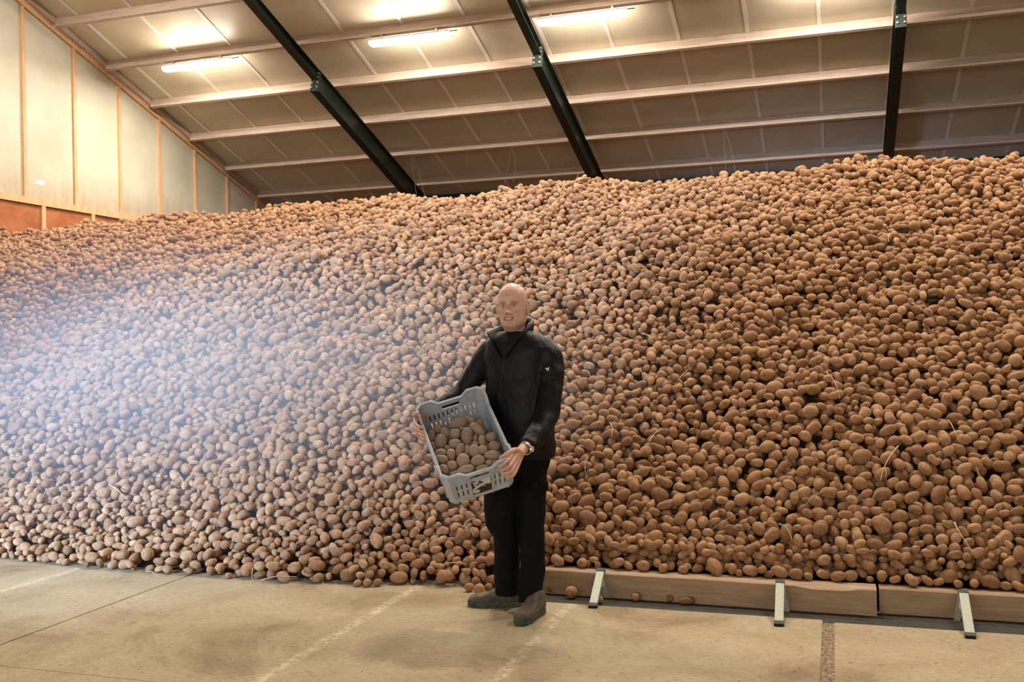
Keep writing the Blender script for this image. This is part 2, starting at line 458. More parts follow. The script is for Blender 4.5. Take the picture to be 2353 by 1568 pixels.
# ---- ceiling: outer skin, foam panels, white joint strips, purlins
ceil = MB()
v = [(XL - 0.1, YB + 0.15, ceil_z(YB) + 0.05), (XR + 0.1, YB + 0.15, ceil_z(YB) + 0.05), (XR + 0.1, RIDGE_Y, ceil_z(RIDGE_Y) + 0.1), (XL - 0.1, RIDGE_Y, ceil_z(RIDGE_Y) + 0.1),
     (XR + 0.1, YF, ceil_z(YF) + 0.1), (XL - 0.1, YF, ceil_z(YF) + 0.1)]
v2 = [(x, y, z + 0.1) for x, y, z in v]
ceil.add(v + v2, [(0, 1, 2, 3), (3, 2, 4, 5), (9, 8, 7, 6), (11, 10, 8, 9), (0, 6, 7, 1), (4, 10, 11, 5), (1, 7, 8, 2), (2, 8, 10, 4), (3, 9, 6, 0), (5, 11, 9, 3)])
ceiling = tag(ceil.build('ceiling', M_PANEL), kind='structure')
def slope_box(name, x0, x1, y0, y1, d0, d1, m, parent, bevel=0.0):
    """box lying on the roof slope; d0..d1 measured square to the slope, down from the ceiling face"""
    v = []
    for d in (d0, d1):
        for (x, y) in ((x0, y0), (x1, y0), (x1, y1), (x0, y1)):
            v.append((x, y - d * SA, ceil_z(y) - d * CA))
    return MB().add(v, [(0, 1, 2, 3), (7, 6, 5, 4), (4, 5, 1, 0), (5, 6, 2, 1), (6, 7, 3, 2), (7, 4, 0, 3)]).build(name, m, parent, bevel)
PURL = [11.05, 12.40, 13.76, 15.12, 16.47, 17.82, 19.17, 20.52, 21.90, 22.95]
seams = [-0.14 + 1.195 * k for k in range(-11, 6)]
cols = [XL + 0.05] + seams + [XR - 0.02]
for r in range(len(PURL) - 1):
    for c in range(len(cols) - 1):
        slope_box('roof_panel', cols[c] + 0.003, cols[c + 1] - 0.003, PURL[r] + 0.003, PURL[r + 1] - 0.003, -0.04, 0.0, M_PANEL, ceiling)
    for x in seams:
        slope_box('joint_strip', x - 0.032, x + 0.032, PURL[r] + 0.04, PURL[r + 1] - 0.04, 0.0, 0.012, M_STRIP, ceiling)
for y in PURL[:-1]:
    slope_box('purlin', XL + 0.13, XR - 0.01, y - 0.037, y + 0.037, 0.001, 0.185, M_PURLIN, ceiling, 0.006)
# steel eave beam along the back wall
eave = tag(empty('eave_beam', (-3, 22.72, 4.95)), 'dark green steel eave beam along the back wall', 'beam')
for n, z0, z1, w in (('flange', 0.0, 0.018, 0.18), ('web', 0.018, 0.20, 0.012), ('flange', 0.20, 0.218, 0.18)):
    MB().box((XL + 3.03, -w / 2, z0), (XR + 2.98, w / 2, z1)).build(n, M_STEEL, eave)
eave.location.x = -3

# ---- steel rafters
def rafter(X, label):
    yj = 17.27
    root = tag(empty('steel_rafter', (X, yj, ceil_z(yj))), label, 'beam', 'dark green steel rafters under the roof')
    def sl(name, s0, s1, d0, d1, w, m=M_STEEL, x=0.0):
        v = []
        for d in (d0, d1):
            for (xx, s) in ((x - w / 2, s0), (x + w / 2, s0), (x + w / 2, s1), (x - w / 2, s1)):
                v.append((xx, s * CA - d * SA, -s * SA - d * CA))
        return MB().add(v, [(0, 1, 2, 3), (7, 6, 5, 4), (4, 5, 1, 0), (5, 6, 2, 1), (6, 7, 3, 2), (7, 4, 0, 3)]).build(name, m, root)
    sl('top_flange', -13.0, -0.02, 0.19, 0.204, 0.15); sl('web', -13.0, -0.02, 0.204, 0.366, 0.012); sl('bottom_flange', -13.0, -0.02, 0.366, 0.38, 0.15)
    sl('top_flange', 0.02, 5.45, 0.19, 0.206, 0.17); sl('web', 0.02, 5.45, 0.206, 0.595, 0.014); sl('bottom_flange', 0.02, 5.45, 0.595, 0.612, 0.17)
    sl('end_plate', -0.02, 0.0, 0.19, 0.63, 0.17); sl('end_plate', 0.0, 0.02, 0.19, 0.63, 0.18)
    for d in (0.25, 0.33, 0.45, 0.55):
        for x in (-0.055, 0.055):
            sl('bolt', -0.045, -0.02, d - 0.014, d + 0.014, 0.028, M_BOLT, x)
    return root
rafter(-9.47, 'dark green steel rafter nearest the cream panelled wall')
rafter(-4.98, 'dark green steel rafter with its bolted joint plate, second from the cream wall')
rafter(1.12, 'dark steel rafter seen nearly end on, farthest from the cream wall')

# ---- tube lamps under the purlin
M_GLOW = bpy.data.materials.new('lit_diffuser'); M_GLOW.use_nodes = True
M_GLOW.cycles.emission_sampling = 'NONE'; _nt = M_GLOW.node_tree; _nt.nodes.remove(_nt.nodes['Principled BSDF'])
_e = node(_nt, 'ShaderNodeEmission', Strength=LAMP_STRENGTH); _e.inputs['Color'].default_value = (1.0, 0.97, 0.93, 1)
_nt.links.new(_e.outputs[0], _nt.nodes['Material Output'].inputs[0])
M_HOUSE = mat('lamp_housing', (0.6, 0.58, 0.55), 0.5)
def lamp(x0, purl_y, label, drop=0.185, L=1.57):
    y = purl_y - 0.075
    root = tag(empty('tube_lamp', (x0, y, ceil_z(purl_y) - drop - 0.075)), label, 'lamp', 'tube lamps under the roof')
    prof = [(-0.055, 0.0), (-0.066, -0.03), (-0.060, -0.075), (-0.035, -0.105), (0.035, -0.105), (0.060, -0.075), (0.066, -0.03), (0.055, 0.0)]
    rings = []
    for x, k in ((0.0, 0.55), (0.03, 0.86), (0.07, 1.0), (L - 0.07, 1.0), (L - 0.03, 0.86), (L, 0.55)):
        rings.append([(x, a * k, b * k) for a, b in prof])
    vv, ff = loft(rings); MB().add(vv, ff).build('diffuser', M_GLOW, root, smooth=False)
    seen = purl_y > 16
    for ly, lz, rx, sz, en in ((0, -0.107, 0.0, 0.07, 230.0 if seen else (240.0 if purl_y > 12 else 410.0)), (-0.069, -0.035, PI / 2, 0.05, 34.0), (0.069, -0.035, -PI / 2, 0.05, 26.0)):
        if ly and not seen: continue
        ld = bpy.data.lights.new('tube_light', 'AREA'); ld.shape = 'RECTANGLE'; ld.size = L - 0.14; ld.size_y = sz; ld.energy = en; ld.color = LAMP_COL
        lo = bpy.data.objects.new('tube_light', ld); COL.objects.link(lo); lo.parent = root; lo.location = (L / 2, ly, lz); lo.rotation_euler = (-rx, 0, 0)
    MB().box((0.02, -0.05, 0.001), (L - 0.02, 0.05, 0.03)).build('housing', M_HOUSE, root, 0.005)
    for xx in (0.25, L - 0.25):
        MB().box((xx - 0.02, -0.02, 0.03), (xx + 0.02, 0.03, 0.085)).build('mounting_clip', M_BOLT, root)
    MB().add(*tube([(L - 0.02, 0, 0.0), (L + 0.05, 0.02, 0.02), (L + 0.12, 0.06, 0.03)], [0.008] * 3, 6)).build('cable_end', M_BLACK, root)
    return root
lamp(-12.42, 16.47, 'lit white tube lamp nearest the cream panelled wall')
lamp(-7.95, 16.47, 'lit white tube lamp between the two green rafters')
lamp(-4.76, 16.47, 'lit white tube lamp just beyond the bolted green rafter')
lamp(-0.75, 16.47, 'lit white tube lamp under the roof beyond the top edge of the picture')
for yy, xs in ((12.40, (-11.9, -4.6, 2.0)), (9.0, (-8.5, -2.6, 3.2))):
    for x, w_ in zip(xs, ('nearest the cream wall', 'in mid-roof', 'farthest from the cream wall')):
        lamp(x, yy, 'lit tube lamp above the picture on the %s purlin, %s' % ('highest' if yy < 10 else 'second highest', w_), drop=0.19)
# thin strings hanging from the purlins
M_STRING = mat('pale_string', (0.16, 0.18, 0.13), 0.8)
for k, (x, y, L, sway, lab) in enumerate(((-8.92, 20.52, 0.95, 0.10, 'pair of thin strings hanging beside the rafter nearest the cream wall'), (-6.6, 20.52, 0.75, -0.14, 'thin string hanging from a purlin between the two green rafters'),
                                 (-2.05, 20.52, 0.95, 0.04, 'thin string hanging from a purlin between the bolted rafter and the end-on rafter'))):
    z = ceil_z(y) - 0.19
    root = tag(empty('hanging_string', (x, y - 0.05, z)), lab, 'string')
    for s in (0.0, 0.13):
        pts = smooth_path([(s * 0.2, 0, 0), (s + sway * 0.2, 0, -L * 0.4), (s * 1.5 + sway, 0, -L)], 6)
        MB().add(*tube(pts, [0.0035] * len(pts), 5)).build('strand', M_STRING, root)

# ---- timber kerb in front of the heap, with its steel brackets
def timber(x0, x1, y0, y1, z0, z1, label, skew=0.0, notch=None):
    n = 24; rings = []
    L = x1 - x0
    for i in range(n + 1):
        t = i / n; x = t * L; dy = skew * t; w = 0.004 * mnoise.noise(Vector((x * 2.3, y0 * 9, 1))); ch = 0.012 if (notch and abs(x0 + x - notch) < 0.12) else 0.0
        rings.append([(x, dy, 0), (x, dy + w, (z1 - z0) - 0.006 - ch), (x, dy + 0.008 + ch * 3, z1 - z0), (x, dy + (y1 - y0), z1 - z0), (x, dy + (y1 - y0), 0)])
    vv, ff = loft(rings)
    o = mesh_obj('timber_kerb', vv, ff, M_PLANK, None, False, (x0, y0, z0))
    return tag(o, label, 'timber', 'timbers along the foot of the heap')
timber(-1.80, 0.19, 5.655, 5.79, -0.0135, 0.128, 'sawn timber at the foot of the heap, behind the standing man', -0.06, -0.05)
timber(0.205, 3.4, 5.665, 5.77, -0.0135, 0.122, 'sawn timber set a little back, running on past the last bracket', -0.02)
def bracket(foot, top, label):
    fx, fy = foot; tx, ty, tz = top
    root = tag(empty('kerb_bracket', (fx, fy, 0)), label, 'bracket', 'brackets propping the timbers')
    T = np.array([tx - fx, ty - fy, tz]); 
    d = T / np.linalg.norm(T)
    MB().bar(d * 0.025, T - d * 0.02, 0.046, 0.028).build('front_leg', M_BRACKET, root, 0.003)
    MB().bar((0, 0, 0) + d * 0.0, d * 0.028, 0.049, 0.032).build('foot_cap', M_BLACK, root)
    MB().bar(T - d * 0.022, T + d * 0.006, 0.049, 0.032).build('top_cap', M_BLACK, root)
    b0 = np.array([tx - fx + 0.035 * (1 if tx < 0.3 else -1), ty - fy - 0.018, -0.02]); b1 = np.array([tx - fx + 0.012 * (1 if tx < 0.3 else -1), ty - fy - 0.012, tz - 0.01])
    MB().bar(b0, b1, 0.03, 0.008, up=(0, 1, 0)).build('back_leg', M_BRACKET, root)
    m = d * (np.linalg.norm(T) * 0.5)
    e = b0 * 0.35 + b1 * 0.65
    MB().bar(m, (e[0], e[1], e[2]), 0.008, 0.03).build('cross_tie', M_STRIP, root)
    return root
bracket((-1.297, 5.349), (-1.318, 5.655, 0.137), 'grey steel bracket leaning on the timber closest to the man')
bracket((-0.295, 5.237), (-0.305, 5.60, 0.137), 'grey steel bracket standing between the other two brackets')
bracket((0.602, 5.250), (0.615, 5.630, 0.130), 'grey steel bracket past the step where the two timbers meet')

# ================================================================== potatoes
def ico(level):
    bm = bmesh.new(); bmesh.ops.create_icosphere(bm, subdivisions=level, radius=1.0)
    v = np.array([p.co[:] for p in bm.verts]); f = np.array([[q.index for q in fa.verts] for fa in bm.faces]); bm.free()
    return v, f
NVAR = 14
_vr = random.Random(3)
VAR = []
for k in range(NVAR):
    VAR.append(dict(bend=_vr.uniform(-0.16, 0.16), pear=_vr.uniform(-0.15, 0.15), waist=_vr.uniform(-0.06, 0.06) if k % 4 else _vr.uniform(0.06, 0.16),
                    box=_vr.uniform(2.0, 2.5), off=Vector((_vr.uniform(-50, 50), _vr.uniform(-50, 50), _vr.uniform(-50, 50))), amp=_vr.uniform(0.02, 0.055)))
def potato_shape(v, k, amp_scale=1.0):
    """unit potato: x is the long axis; lumps, a bend, a fat end"""
    s = VAR[k]; out = np.empty_like(v)
    for i, p in enumerate(v):
        q = Vector(p) * 1.25 + s['off']
        l = 1 + amp_scale * (s['amp'] * mnoise.noise(q) * 1.6 + 0.02 * mnoise.noise(q * 2.7))
        x, y, z = p * l
        g = 1 + s['pear'] * x - s['waist'] * math.exp(-(x / 0.33) ** 2)
        out[i] = (x, y * g, z * g + s['bend'] * (x * x - 0.33))
    return out
ICO = {l: ico(l) for l in (2, 3)}
SHAPE = {(l, k): potato_shape(ICO[l][0], k) for l in (2, 3) for k in range(NVAR)}
POT_ME = []
for k in range(NVAR):
    v = potato_shape(ICO[3][0], k)
    me = bpy.data.meshes.new('potato'); me.from_pydata([tuple(p) for p in v], [], [tuple(map(int, f)) for f in ICO[3][1]])
    me.polygons.foreach_set('use_smooth', [True] * len(me.polygons)); me.materials.append(M_POT); POT_ME.append(me)
def mesh_scaled(k, size):
    return POT_ME[k]
def potato(pos, R, size, k, label, group, name='potato'):
    o = obj_of(name, POT_ME[k])
    M = Matrix(((R[0][0] * size[0], R[0][1] * size[1], R[0][2] * size[2], pos[0]), (R[1][0] * size[0], R[1][1] * size[1], R[1][2] * size[2], pos[1]),
                (R[2][0] * size[0], R[2][1] * size[1], R[2][2] * size[2], pos[2]), (0, 0, 0, 1)))
    o.matrix_world = M
    return tag(o, label, 'potato', group)

# ---- the heap: a long bank, its foot at y ~ 5.5, its crest at y ~ 10.4
SLOPE = 0.645
CREST_Z = 3.13
def heap_z(x, y):
    x = np.asarray(x, float); y = np.asarray(y, float)
    toe = np.interp(x, [-13, -9, -5.6, -4.6, -3.4, -2.85, -2.5, -2.2, -1.9, -1.7, 5], [5.62, 5.60, 5.57, 5.49, 5.44, 5.50, 5.60, 5.62, 5.54, 5.50, 5.48])
    wob = 0.05 * np.sin(x * 1.7 + 0.6) * np.sin(y * 1.1 + 0.4) + 0.035 * np.sin(x * 3.3 + y * 2.1) + 0.025 * np.sin(x * 5.9 - y * 4.3 + 1.3)
    s = (y - toe)
    wob = wob * np.clip(s / 1.2, 0, 1)
    s2 = np.interp(x, [-11, -6, -2, 2], [0.29, 0.34, 0.40, 0.45])          # the bank eases off towards its top
    KN = 3.55
    z = np.where(s < KN, SLOPE * s + 0.010 * s * (KN - s), SLOPE * KN + s2 * (s - KN)) + wob
    cz = (1.47 - 0.163 * (1.47 + 0.0)) * 0 + (0.163 * (KN * SLOPE + s2 * -(KN + 5.55)) - 1.47 * s2) / (0.163 - s2)    # where the sight line grazes the bank
    cz = cz - 0.03 + 0.05 * np.sin(x * 1.9 + 1.0) + 0.03 * np.sin(x * 4.1)
    k = 0.07
    z = -k * np.log(np.exp(-np.clip(z, -1, 6) / k) + np.exp(-cz / k))      # soft minimum: rounded crest
    return np.maximum(z, 0.0)
GX0, GX1, GY0, GY1, G = -13.8, 3.8, 5.0, 13.9, 0.01
nx, ny = int((GX1 - GX0) / G), int((GY1 - GY0) / G)
gx = GX0 + (np.arange(nx) + 0.5) * G; gy = GY0 + (np.arange(ny) + 0.5) * G
XX, YY = np.meshgrid(gx, gy, indexing='ij')
BASE = heap_z(XX, YY)
HM = np.maximum(BASE - 0.085, 0.0)
HM[(XX > TOE_X) & (YY < 5.8)] = -0.014
kerb = (XX > -1.80) & (YY > 5.62) & (YY < 5.79)
HM[kerb] = 0.128

def rot_z(a):
    c, s = math.cos(a), math.sin(a); return np.array([[c, -s, 0], [s, c, 0], [0, 0, 1.0]])
def rot_x(a):
    c, s = math.cos(a), math.sin(a); return np.array([[1.0, 0, 0], [0, c, -s], [0, s, c]])
def rot_y(a):
    c, s = math.cos(a), math.sin(a); return np.array([[c, 0, s], [0, 1.0, 0], [-s, 0, c]])
def make_stamp(size, R, shrink=0.93):
    """footprint of a turned ellipsoid: upper and lower surface over a 1 cm grid"""
    A = R @ np.diag(1.0 / (np.asarray(size) * shrink) ** 2) @ R.T
    h = int(max(size) / G) + 1
    t = np.arange(-h, h + 1) * G
    X, Y = np.meshgrid(t, t, indexing='ij')
    a = A[2, 2]; b = 2 * (A[0, 2] * X + A[1, 2] * Y); c = A[0, 0] * X * X + 2 * A[0, 1] * X * Y + A[1, 1] * Y * Y - 1
    D = b * b - 4 * a * c
    ok = D > 0
    s = np.sqrt(np.where(ok, D, 0))
    up = np.where(ok, (-b + s) / (2 * a), -9.0); lo = np.where(ok, (-b - s) / (2 * a), 9.0)
    return h, ok, up, lo
def rand_size(rr):
    L = rr.gauss(0.0425, 0.0078); L = min(max(L, 0.026), 0.066)
    if rr.random() < 0.03: L *= 1.25
    w = L * rr.uniform(0.60, 0.82); t = w * rr.uniform(0.84, 1.0)
    return (L, w, t)
sr = random.Random(21)
STAMPS = []
SL_ANG = math.atan(0.66)
for k in range(420):
    size = rand_size(sr); flat = k >= 340
    R = rot_z(sr.uniform(0, 2 * PI)) @ rot_y(sr.gauss(0, 0.30)) @ rot_x(sr.uniform(0, 2 * PI))
    if not flat: R = rot_x(SL_ANG * 0.9) @ R
    STAMPS.append((size, R, k % NVAR, make_stamp(size, R)))
placed = []      # (pos, stamp index, ix, iy)
def rest_height(ix, iy, st):
    h, ok, up, lo = st
    w = HM[ix - h:ix + h + 1, iy - h:iy + h + 1]
    return float((w - lo).max())
def drop(ix, iy, z, st):
    h, ok, up, lo = st
    w = HM[ix - h:ix + h + 1, iy - h:iy + h + 1]
    np.maximum(w, z + up, out=w)
# loose and conspicuous potatoes first, where the photograph shows them: pixel of the lowest point, half length, half height, long-axis angle, words
def loose(px, py, half, label, zf=0.0, yaw=0.0, k=0, group=None):
    c = floor_at(px, py, zf)
    size = half
    R = rot_z(yaw + YAW * -1) @ rot_x(0.4 * k)
    zc = zf + make_stamp(size, R, 0.99)[2].max()
    pos = np.array([c[0], c[1] + size[1] * 0.45, zc])
    potato(pos, R, size, k % NVAR, label, group)
    st = make_stamp(size, R, 0.97)
    ix, iy = int((pos[0] - GX0) / G), int((pos[1] - GY0) / G)
    drop(ix, iy, pos[2], st)
CH = -0.014
loose(1312, 1377, (0.037, 0.036, 0.036), 'round potato lying loose between the man and the first bracket', CH, 0.3, 1)
loose(1460, 1383, (0.026, 0.025, 0.024), 'small round potato in the channel midway along the first timber', CH, 0.1, 2)
loose(1412, 1371, (0.021, 0.020, 0.019), 'tiny potato in the channel just behind the first bracket', CH, 0.9, 4)
loose(1540, 1385, (0.026, 0.022, 0.021), 'small potato in the shade of the timber beside the oblong potato', CH, 1.2, 5)
loose(1578, 1391, (0.045, 0.023, 0.022), 'oblong brown potato lying in the channel before the timber', CH, 0.1, 7)
loose(1265, 1364, (0.027, 0.025, 0.024), 'shaded potato under the timber right beside the man\'s boot', CH, 0.6, 8)
loose(1376, 1389, (0.024, 0.023, 0.022), 'small potato tucked behind the foot of the first bracket', CH, 0.6, 10)
loose(798, 1340, (0.056, 0.044, 0.043), 'large lumpy potato at the foot of the heap behind three small ones', 0, 0.1, 3)
loose(914, 1344, (0.058, 0.040, 0.039), 'large smooth oblong potato at the very foot of the heap', 0, -0.1, 6)
loose(820, 1349, (0.026, 0.022, 0.021), 'first of three small potatoes in a row before the large lumpy one', 0, 0.2, 0)
loose(842, 1350, (0.029, 0.027, 0.027), 'middle one of three small potatoes in a row at the foot of the heap', 0, 1.2, 9)
loose(866, 1349, (0.028, 0.024, 0.024), 'last of three small potatoes in a row, next to the smooth oblong one', 0, 0.3, 11)
loose(1012, 1344, (0.034, 0.027, 0.025), 'single flattish potato lying on the floor before the heap', 0, 0.0, 12)
loose(1077, 1361, (0.030, 0.026, 0.026), 'brown potato touching the floor next to the potato beside the man\'s toe', 0, 0.3, 13)
loose(1100, 1368, (0.036, 0.033, 0.032), 'lumpy potato on the floor right beside the toe of the man\'s boot', 0, 1.1, 3)
loose(1121, 1361, (0.027, 0.025, 0.024), 'small potato on the floor squeezed behind the man\'s boot', 0, 0.3, 2)
N_LOOSE = 16
# candidate cells: those that the photograph or a step to the side could show
vis_lo = -12.3; 
def xmin_at(y): return max(-13.7, -1.01 * y - 0.6)
def xmax_at(y): return min(3.7, 0.164 * y + 1.35)
def ymax_at(x): return float(np.interp(x, [-11, -6, -2, 2], [13.5, 12.9, 12.2, 11.8]))
rr = random.Random(5)
def try_place(n, flat_only=False, K=7, yband=None):
    for _ in range(n):
        best = None
        si = rr.randrange(340) if not flat_only else rr.randrange(340, 420)
        st = STAMPS[si][3]; h = st[0]
        for _k in range(K):
            y = rr.uniform(*yband) if yband else math.sqrt(rr.uniform(5.45 ** 2, 13.4 ** 2))
            x = rr.uniform(xmin_at(y), xmax_at(y))
            ix, iy = int((x - GX0) / G), int((y - GY0) / G)
            if not (h <= ix < nx - h - 1 and h <= iy < ny - h - 1): continue
            b = BASE[ix, iy]
            if b < 0.012: continue
            if x > TOE_X - 0.05 and y < 5.82: continue
            if y > ymax_at(x): continue
            z = rest_height(ix, iy, st)
            sc = z - b
            if best is None or sc < best[0]: best = (sc, x, y, z, ix, iy)
        if best is None: continue
        sc, x, y, z, ix, iy = best
        if sc > (0.115 if y > 6.25 else 0.05 + 0.065 * max(0.0, (y - 5.75) / 0.5)): continue
        drop(ix, iy, z, st)
        placed.append((x, y, z, si, ix, iy))
# the foot of the heap on the bare floor, one row spilling out
try_place(900, True, 4, (5.42, 5.9))
try_place(34300)
try_place(5200, False, 8, (5.62, 7.6))
try_place(900, False, 6, (5.80, 6.15))
# a row resting on the back edge of the timber
for _ in range(1400):
    si = rr.randrange(340, 420); st = STAMPS[si][3]
    x = rr.uniform(-1.75, 2.3); y = rr.uniform(5.73, 5.90)
    ix, iy = int((x - GX0) / G), int((y - GY0) / G)
    z = rest_height(ix, iy, st)
    if z - 0.128 < 0.050:
        drop(ix, iy, z, st); placed.append((x, y, z, si, ix, iy))
# plug the gap between the timber and the bank
near = [np.array(q[:3]) for q in placed if q[0] > -2.0 and q[1] < 6.2]
for _ in range(9000):
    x = rr.uniform(-1.72, 2.3); y = rr.uniform(5.80, 5.95); z = rr.uniform(0.15, 0.29)
    if z > 0.645 * (y - 5.49) + 0.07: continue
    P_ = np.array([x, y, z]); A_ = np.array(near)
    if (((A_ - P_) / np.array([1.15, 1.0, 1.0])) ** 2).sum(1).min() < 0.043 ** 2: continue
    si = rr.randrange(340, 420)
    if STAMPS[si][0][0] > 0.045: continue
    near.append(P_); placed.append((x, y, z, si, int((x - GX0) / G), int((y - GY0) / G)))
# keep those that can be seen from the camera or from a step to either side of it
PP = np.array([q[:3] for q in placed]); LL = np.array([STAMPS[q[3]][0] for q in placed])
seen = np.zeros(len(PP), bool)
for cpos in (CAMPOS, CAMPOS + np.array([1.3, -0.4, 0.1]), CAMPOS + np.array([-1.3, 0.4, 0.1]), CAMPOS + np.array([0, 0.3, 0.6])):
    D = cpos - PP; D /= np.linalg.norm(D, axis=1)[:, None]
    S = np.cross(D, [0, 0, 1.0]); S /= np.linalg.norm(S, axis=1)[:, None]
    Uv = np.cross(S, D); rad = (LL.mean(1) * 0.72)[:, None]; d_ = D * LL.min(1)[:, None] * 0.7
    for off_ in (Uv * 1.15 * rad + d_ * 0.2, Uv * 0.55 * rad + d_, d_ * 1.25, S * rad + d_ * 0.7, -S * rad + d_ * 0.7, S * 0.7 * rad + Uv * 0.7 * rad + d_ * 0.4, -S * 0.7 * rad + Uv * 0.7 * rad + d_ * 0.4):
        Q = PP + off_; free = np.ones(len(PP), bool)
        for st_ in np.arange(0.012, 0.42, 0.018):
            W = Q + D * st_
            ii = np.clip(((W[:, 0] - GX0) / G).astype(int), 0, nx - 1); jj = np.clip(((W[:, 1] - GY0) / G).astype(int), 0, ny - 1)
            free &= ~(HM[ii, jj] > W[:, 2] + 0.016)
        seen |= free
keep = []
for q, vis_ in zip(placed, seen):
    x, y, z, si, ix, iy = q
    h, ok, up, lo = STAMPS[si][3]
    w = HM[ix - h:ix + h + 1, iy - h:iy + h + 1]
    open_ = ((z + up) > w - 0.004) & ok
    fr = open_.sum() / max(1, ok.sum())
    if vis_ or fr > 0.6 or (y < 6.3 and fr > 0.02) or (x > TOE_X and y < 5.96):
        px, py, dz = project((x, y, z))
        keep.append((STAMPS[si][0][0] * FOC / dz * math.sqrt(min(fr, 1.0)) if (-20 < px < IMW + 20 and fr > 0.35 and not (1110 < px < 1250 and py > 1040)) else 0.0, q, dz))
keep.sort(key=lambda t: -t[0])
N_SINGLE = 232
single, rest = keep[:N_SINGLE], keep[N_SINGLE:]
MARKS = [(-7.5, 'far out towards the cream wall'), (-5.4, 'before the dusty hazy part'), (-4.6, 'just short of the floor crack'), (-3.9, 'right by the floor crack'), (-3.3, 'just past the floor crack'), (-2.9, 'around the large lumpy potato'),
         (-2.55, 'around the large smooth potato'), (-2.15, 'under the held crate'), (-1.65, 'close behind the man'), (-1.3, 'behind the first bracket'), (-0.8, 'between the first two brackets'), (-0.3, 'behind the middle bracket'),
         (0.05, 'by the gritty floor joint'), (0.25, 'where the two timbers meet'), (0.6, 'behind the last bracket'), (0.85, 'just past the last bracket'), (1.2, 'farthest past the last bracket')]
def potato_words(size, x, y, z):
    sz = 'big' if size[0] > 0.049 else ('small' if size[0] < 0.035 else 'middling')
    sh = 'long' if size[0] / size[1] > 1.45 else ('round' if size[0] / size[1] < 1.28 else 'oval')
    row = 'in the lowest row' if z < 0.16 + (0.06 if x > TOE_X else 0) else ('in the second row up' if z < 0.30 else ('a few rows up' if z < 0.42 else ('level with the man\'s knees' if project((x, y, z))[1] > 1175 else ('level with the man\'s thighs' if project((x, y, z))[1] > 1085 else 'level with the held crate'))))
    return sz, sh, row, min(MARKS, key=lambda m: abs(m[0] - x))[1]
for _, (x, y, z, si, ix, iy), dz in single:
    size, R, k, st = STAMPS[si]
    sz, sh, row, mk = potato_words(size, x, y, z)
    potato((x, y, z), R, size, k, '%s %s potato %s, %s' % (sz, sh, row, mk), 'potatoes in the lower rows of the heap')
# everything farther up: one object
VV, FF, RN, MI = [], [], [], []
off = 0
rest.sort(key=lambda t: t[2])
for n, (_, (x, y, z, si, ix, iy), dz) in enumerate(rest):
    size, R, k, st = STAMPS[si]
    lv = 3 if n < 1900 else 2
    v = (SHAPE[(lv, k)] * np.asarray(size)) @ R.T + np.array([x, y, z])
    f = ICO[lv][1] + off
    VV.append(v); FF.append(f); RN.append(np.full(len(v), rr.random(), np.float32)); off += len(v)
VV = np.concatenate(VV); FF = np.concatenate(FF); RN = np.concatenate(RN)
me = bpy.data.meshes.new('potato_heap')
me.vertices.add(len(VV)); me.vertices.foreach_set('co', VV.astype(np.float32).ravel())
me.loops.add(FF.size); me.loops.foreach_set('vertex_index', FF.astype(np.int32).ravel())
me.polygons.add(len(FF)); me.polygons.foreach_set('loop_start', np.arange(0, FF.size, 3, dtype=np.int32))
me.polygons.foreach_set('use_smooth', np.ones(len(FF), bool))
at_ = me.attributes.new('rnd', 'FLOAT', 'POINT'); at_.data.foreach_set('value', RN)
me.update(calc_edges=True); me.materials.append(M_POTS)
heap = obj_of('potato_heap', me)
tag(heap, 'great bank of dusty brown potatoes rising behind the man', 'potatoes', kind='stuff')
print('POTATOES placed', len(placed), 'kept', len(keep), 'tris', len(FF))
# core, coloured dark for the shade in the gaps, under the top layers and the flat top running to the back wall
cx = np.linspace(XL + 0.05, 7.5, 150); cy = np.concatenate([np.linspace(5.5, 13.8, 95), np.linspace(14.2, YB - 0.05, 14)])
CXX, CYY = np.meshgrid(cx, cy, indexing='ij')
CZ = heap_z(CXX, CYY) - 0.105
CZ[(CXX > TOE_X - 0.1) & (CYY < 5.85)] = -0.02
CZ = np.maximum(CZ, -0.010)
cv = np.stack([CXX, CYY, CZ], -1).reshape(-1, 3); m_ = len(cy)
cf = [(i * m_ + j, (i + 1) * m_ + j, (i + 1) * m_ + j + 1, i * m_ + j + 1) for i in range(len(cx) - 1) for j in range(m_ - 1) if not (cx[i + 1] > TOE_X - 0.1 and cy[j] < 5.83)]
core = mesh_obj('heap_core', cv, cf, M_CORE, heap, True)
core['kind'] = 'stuff'

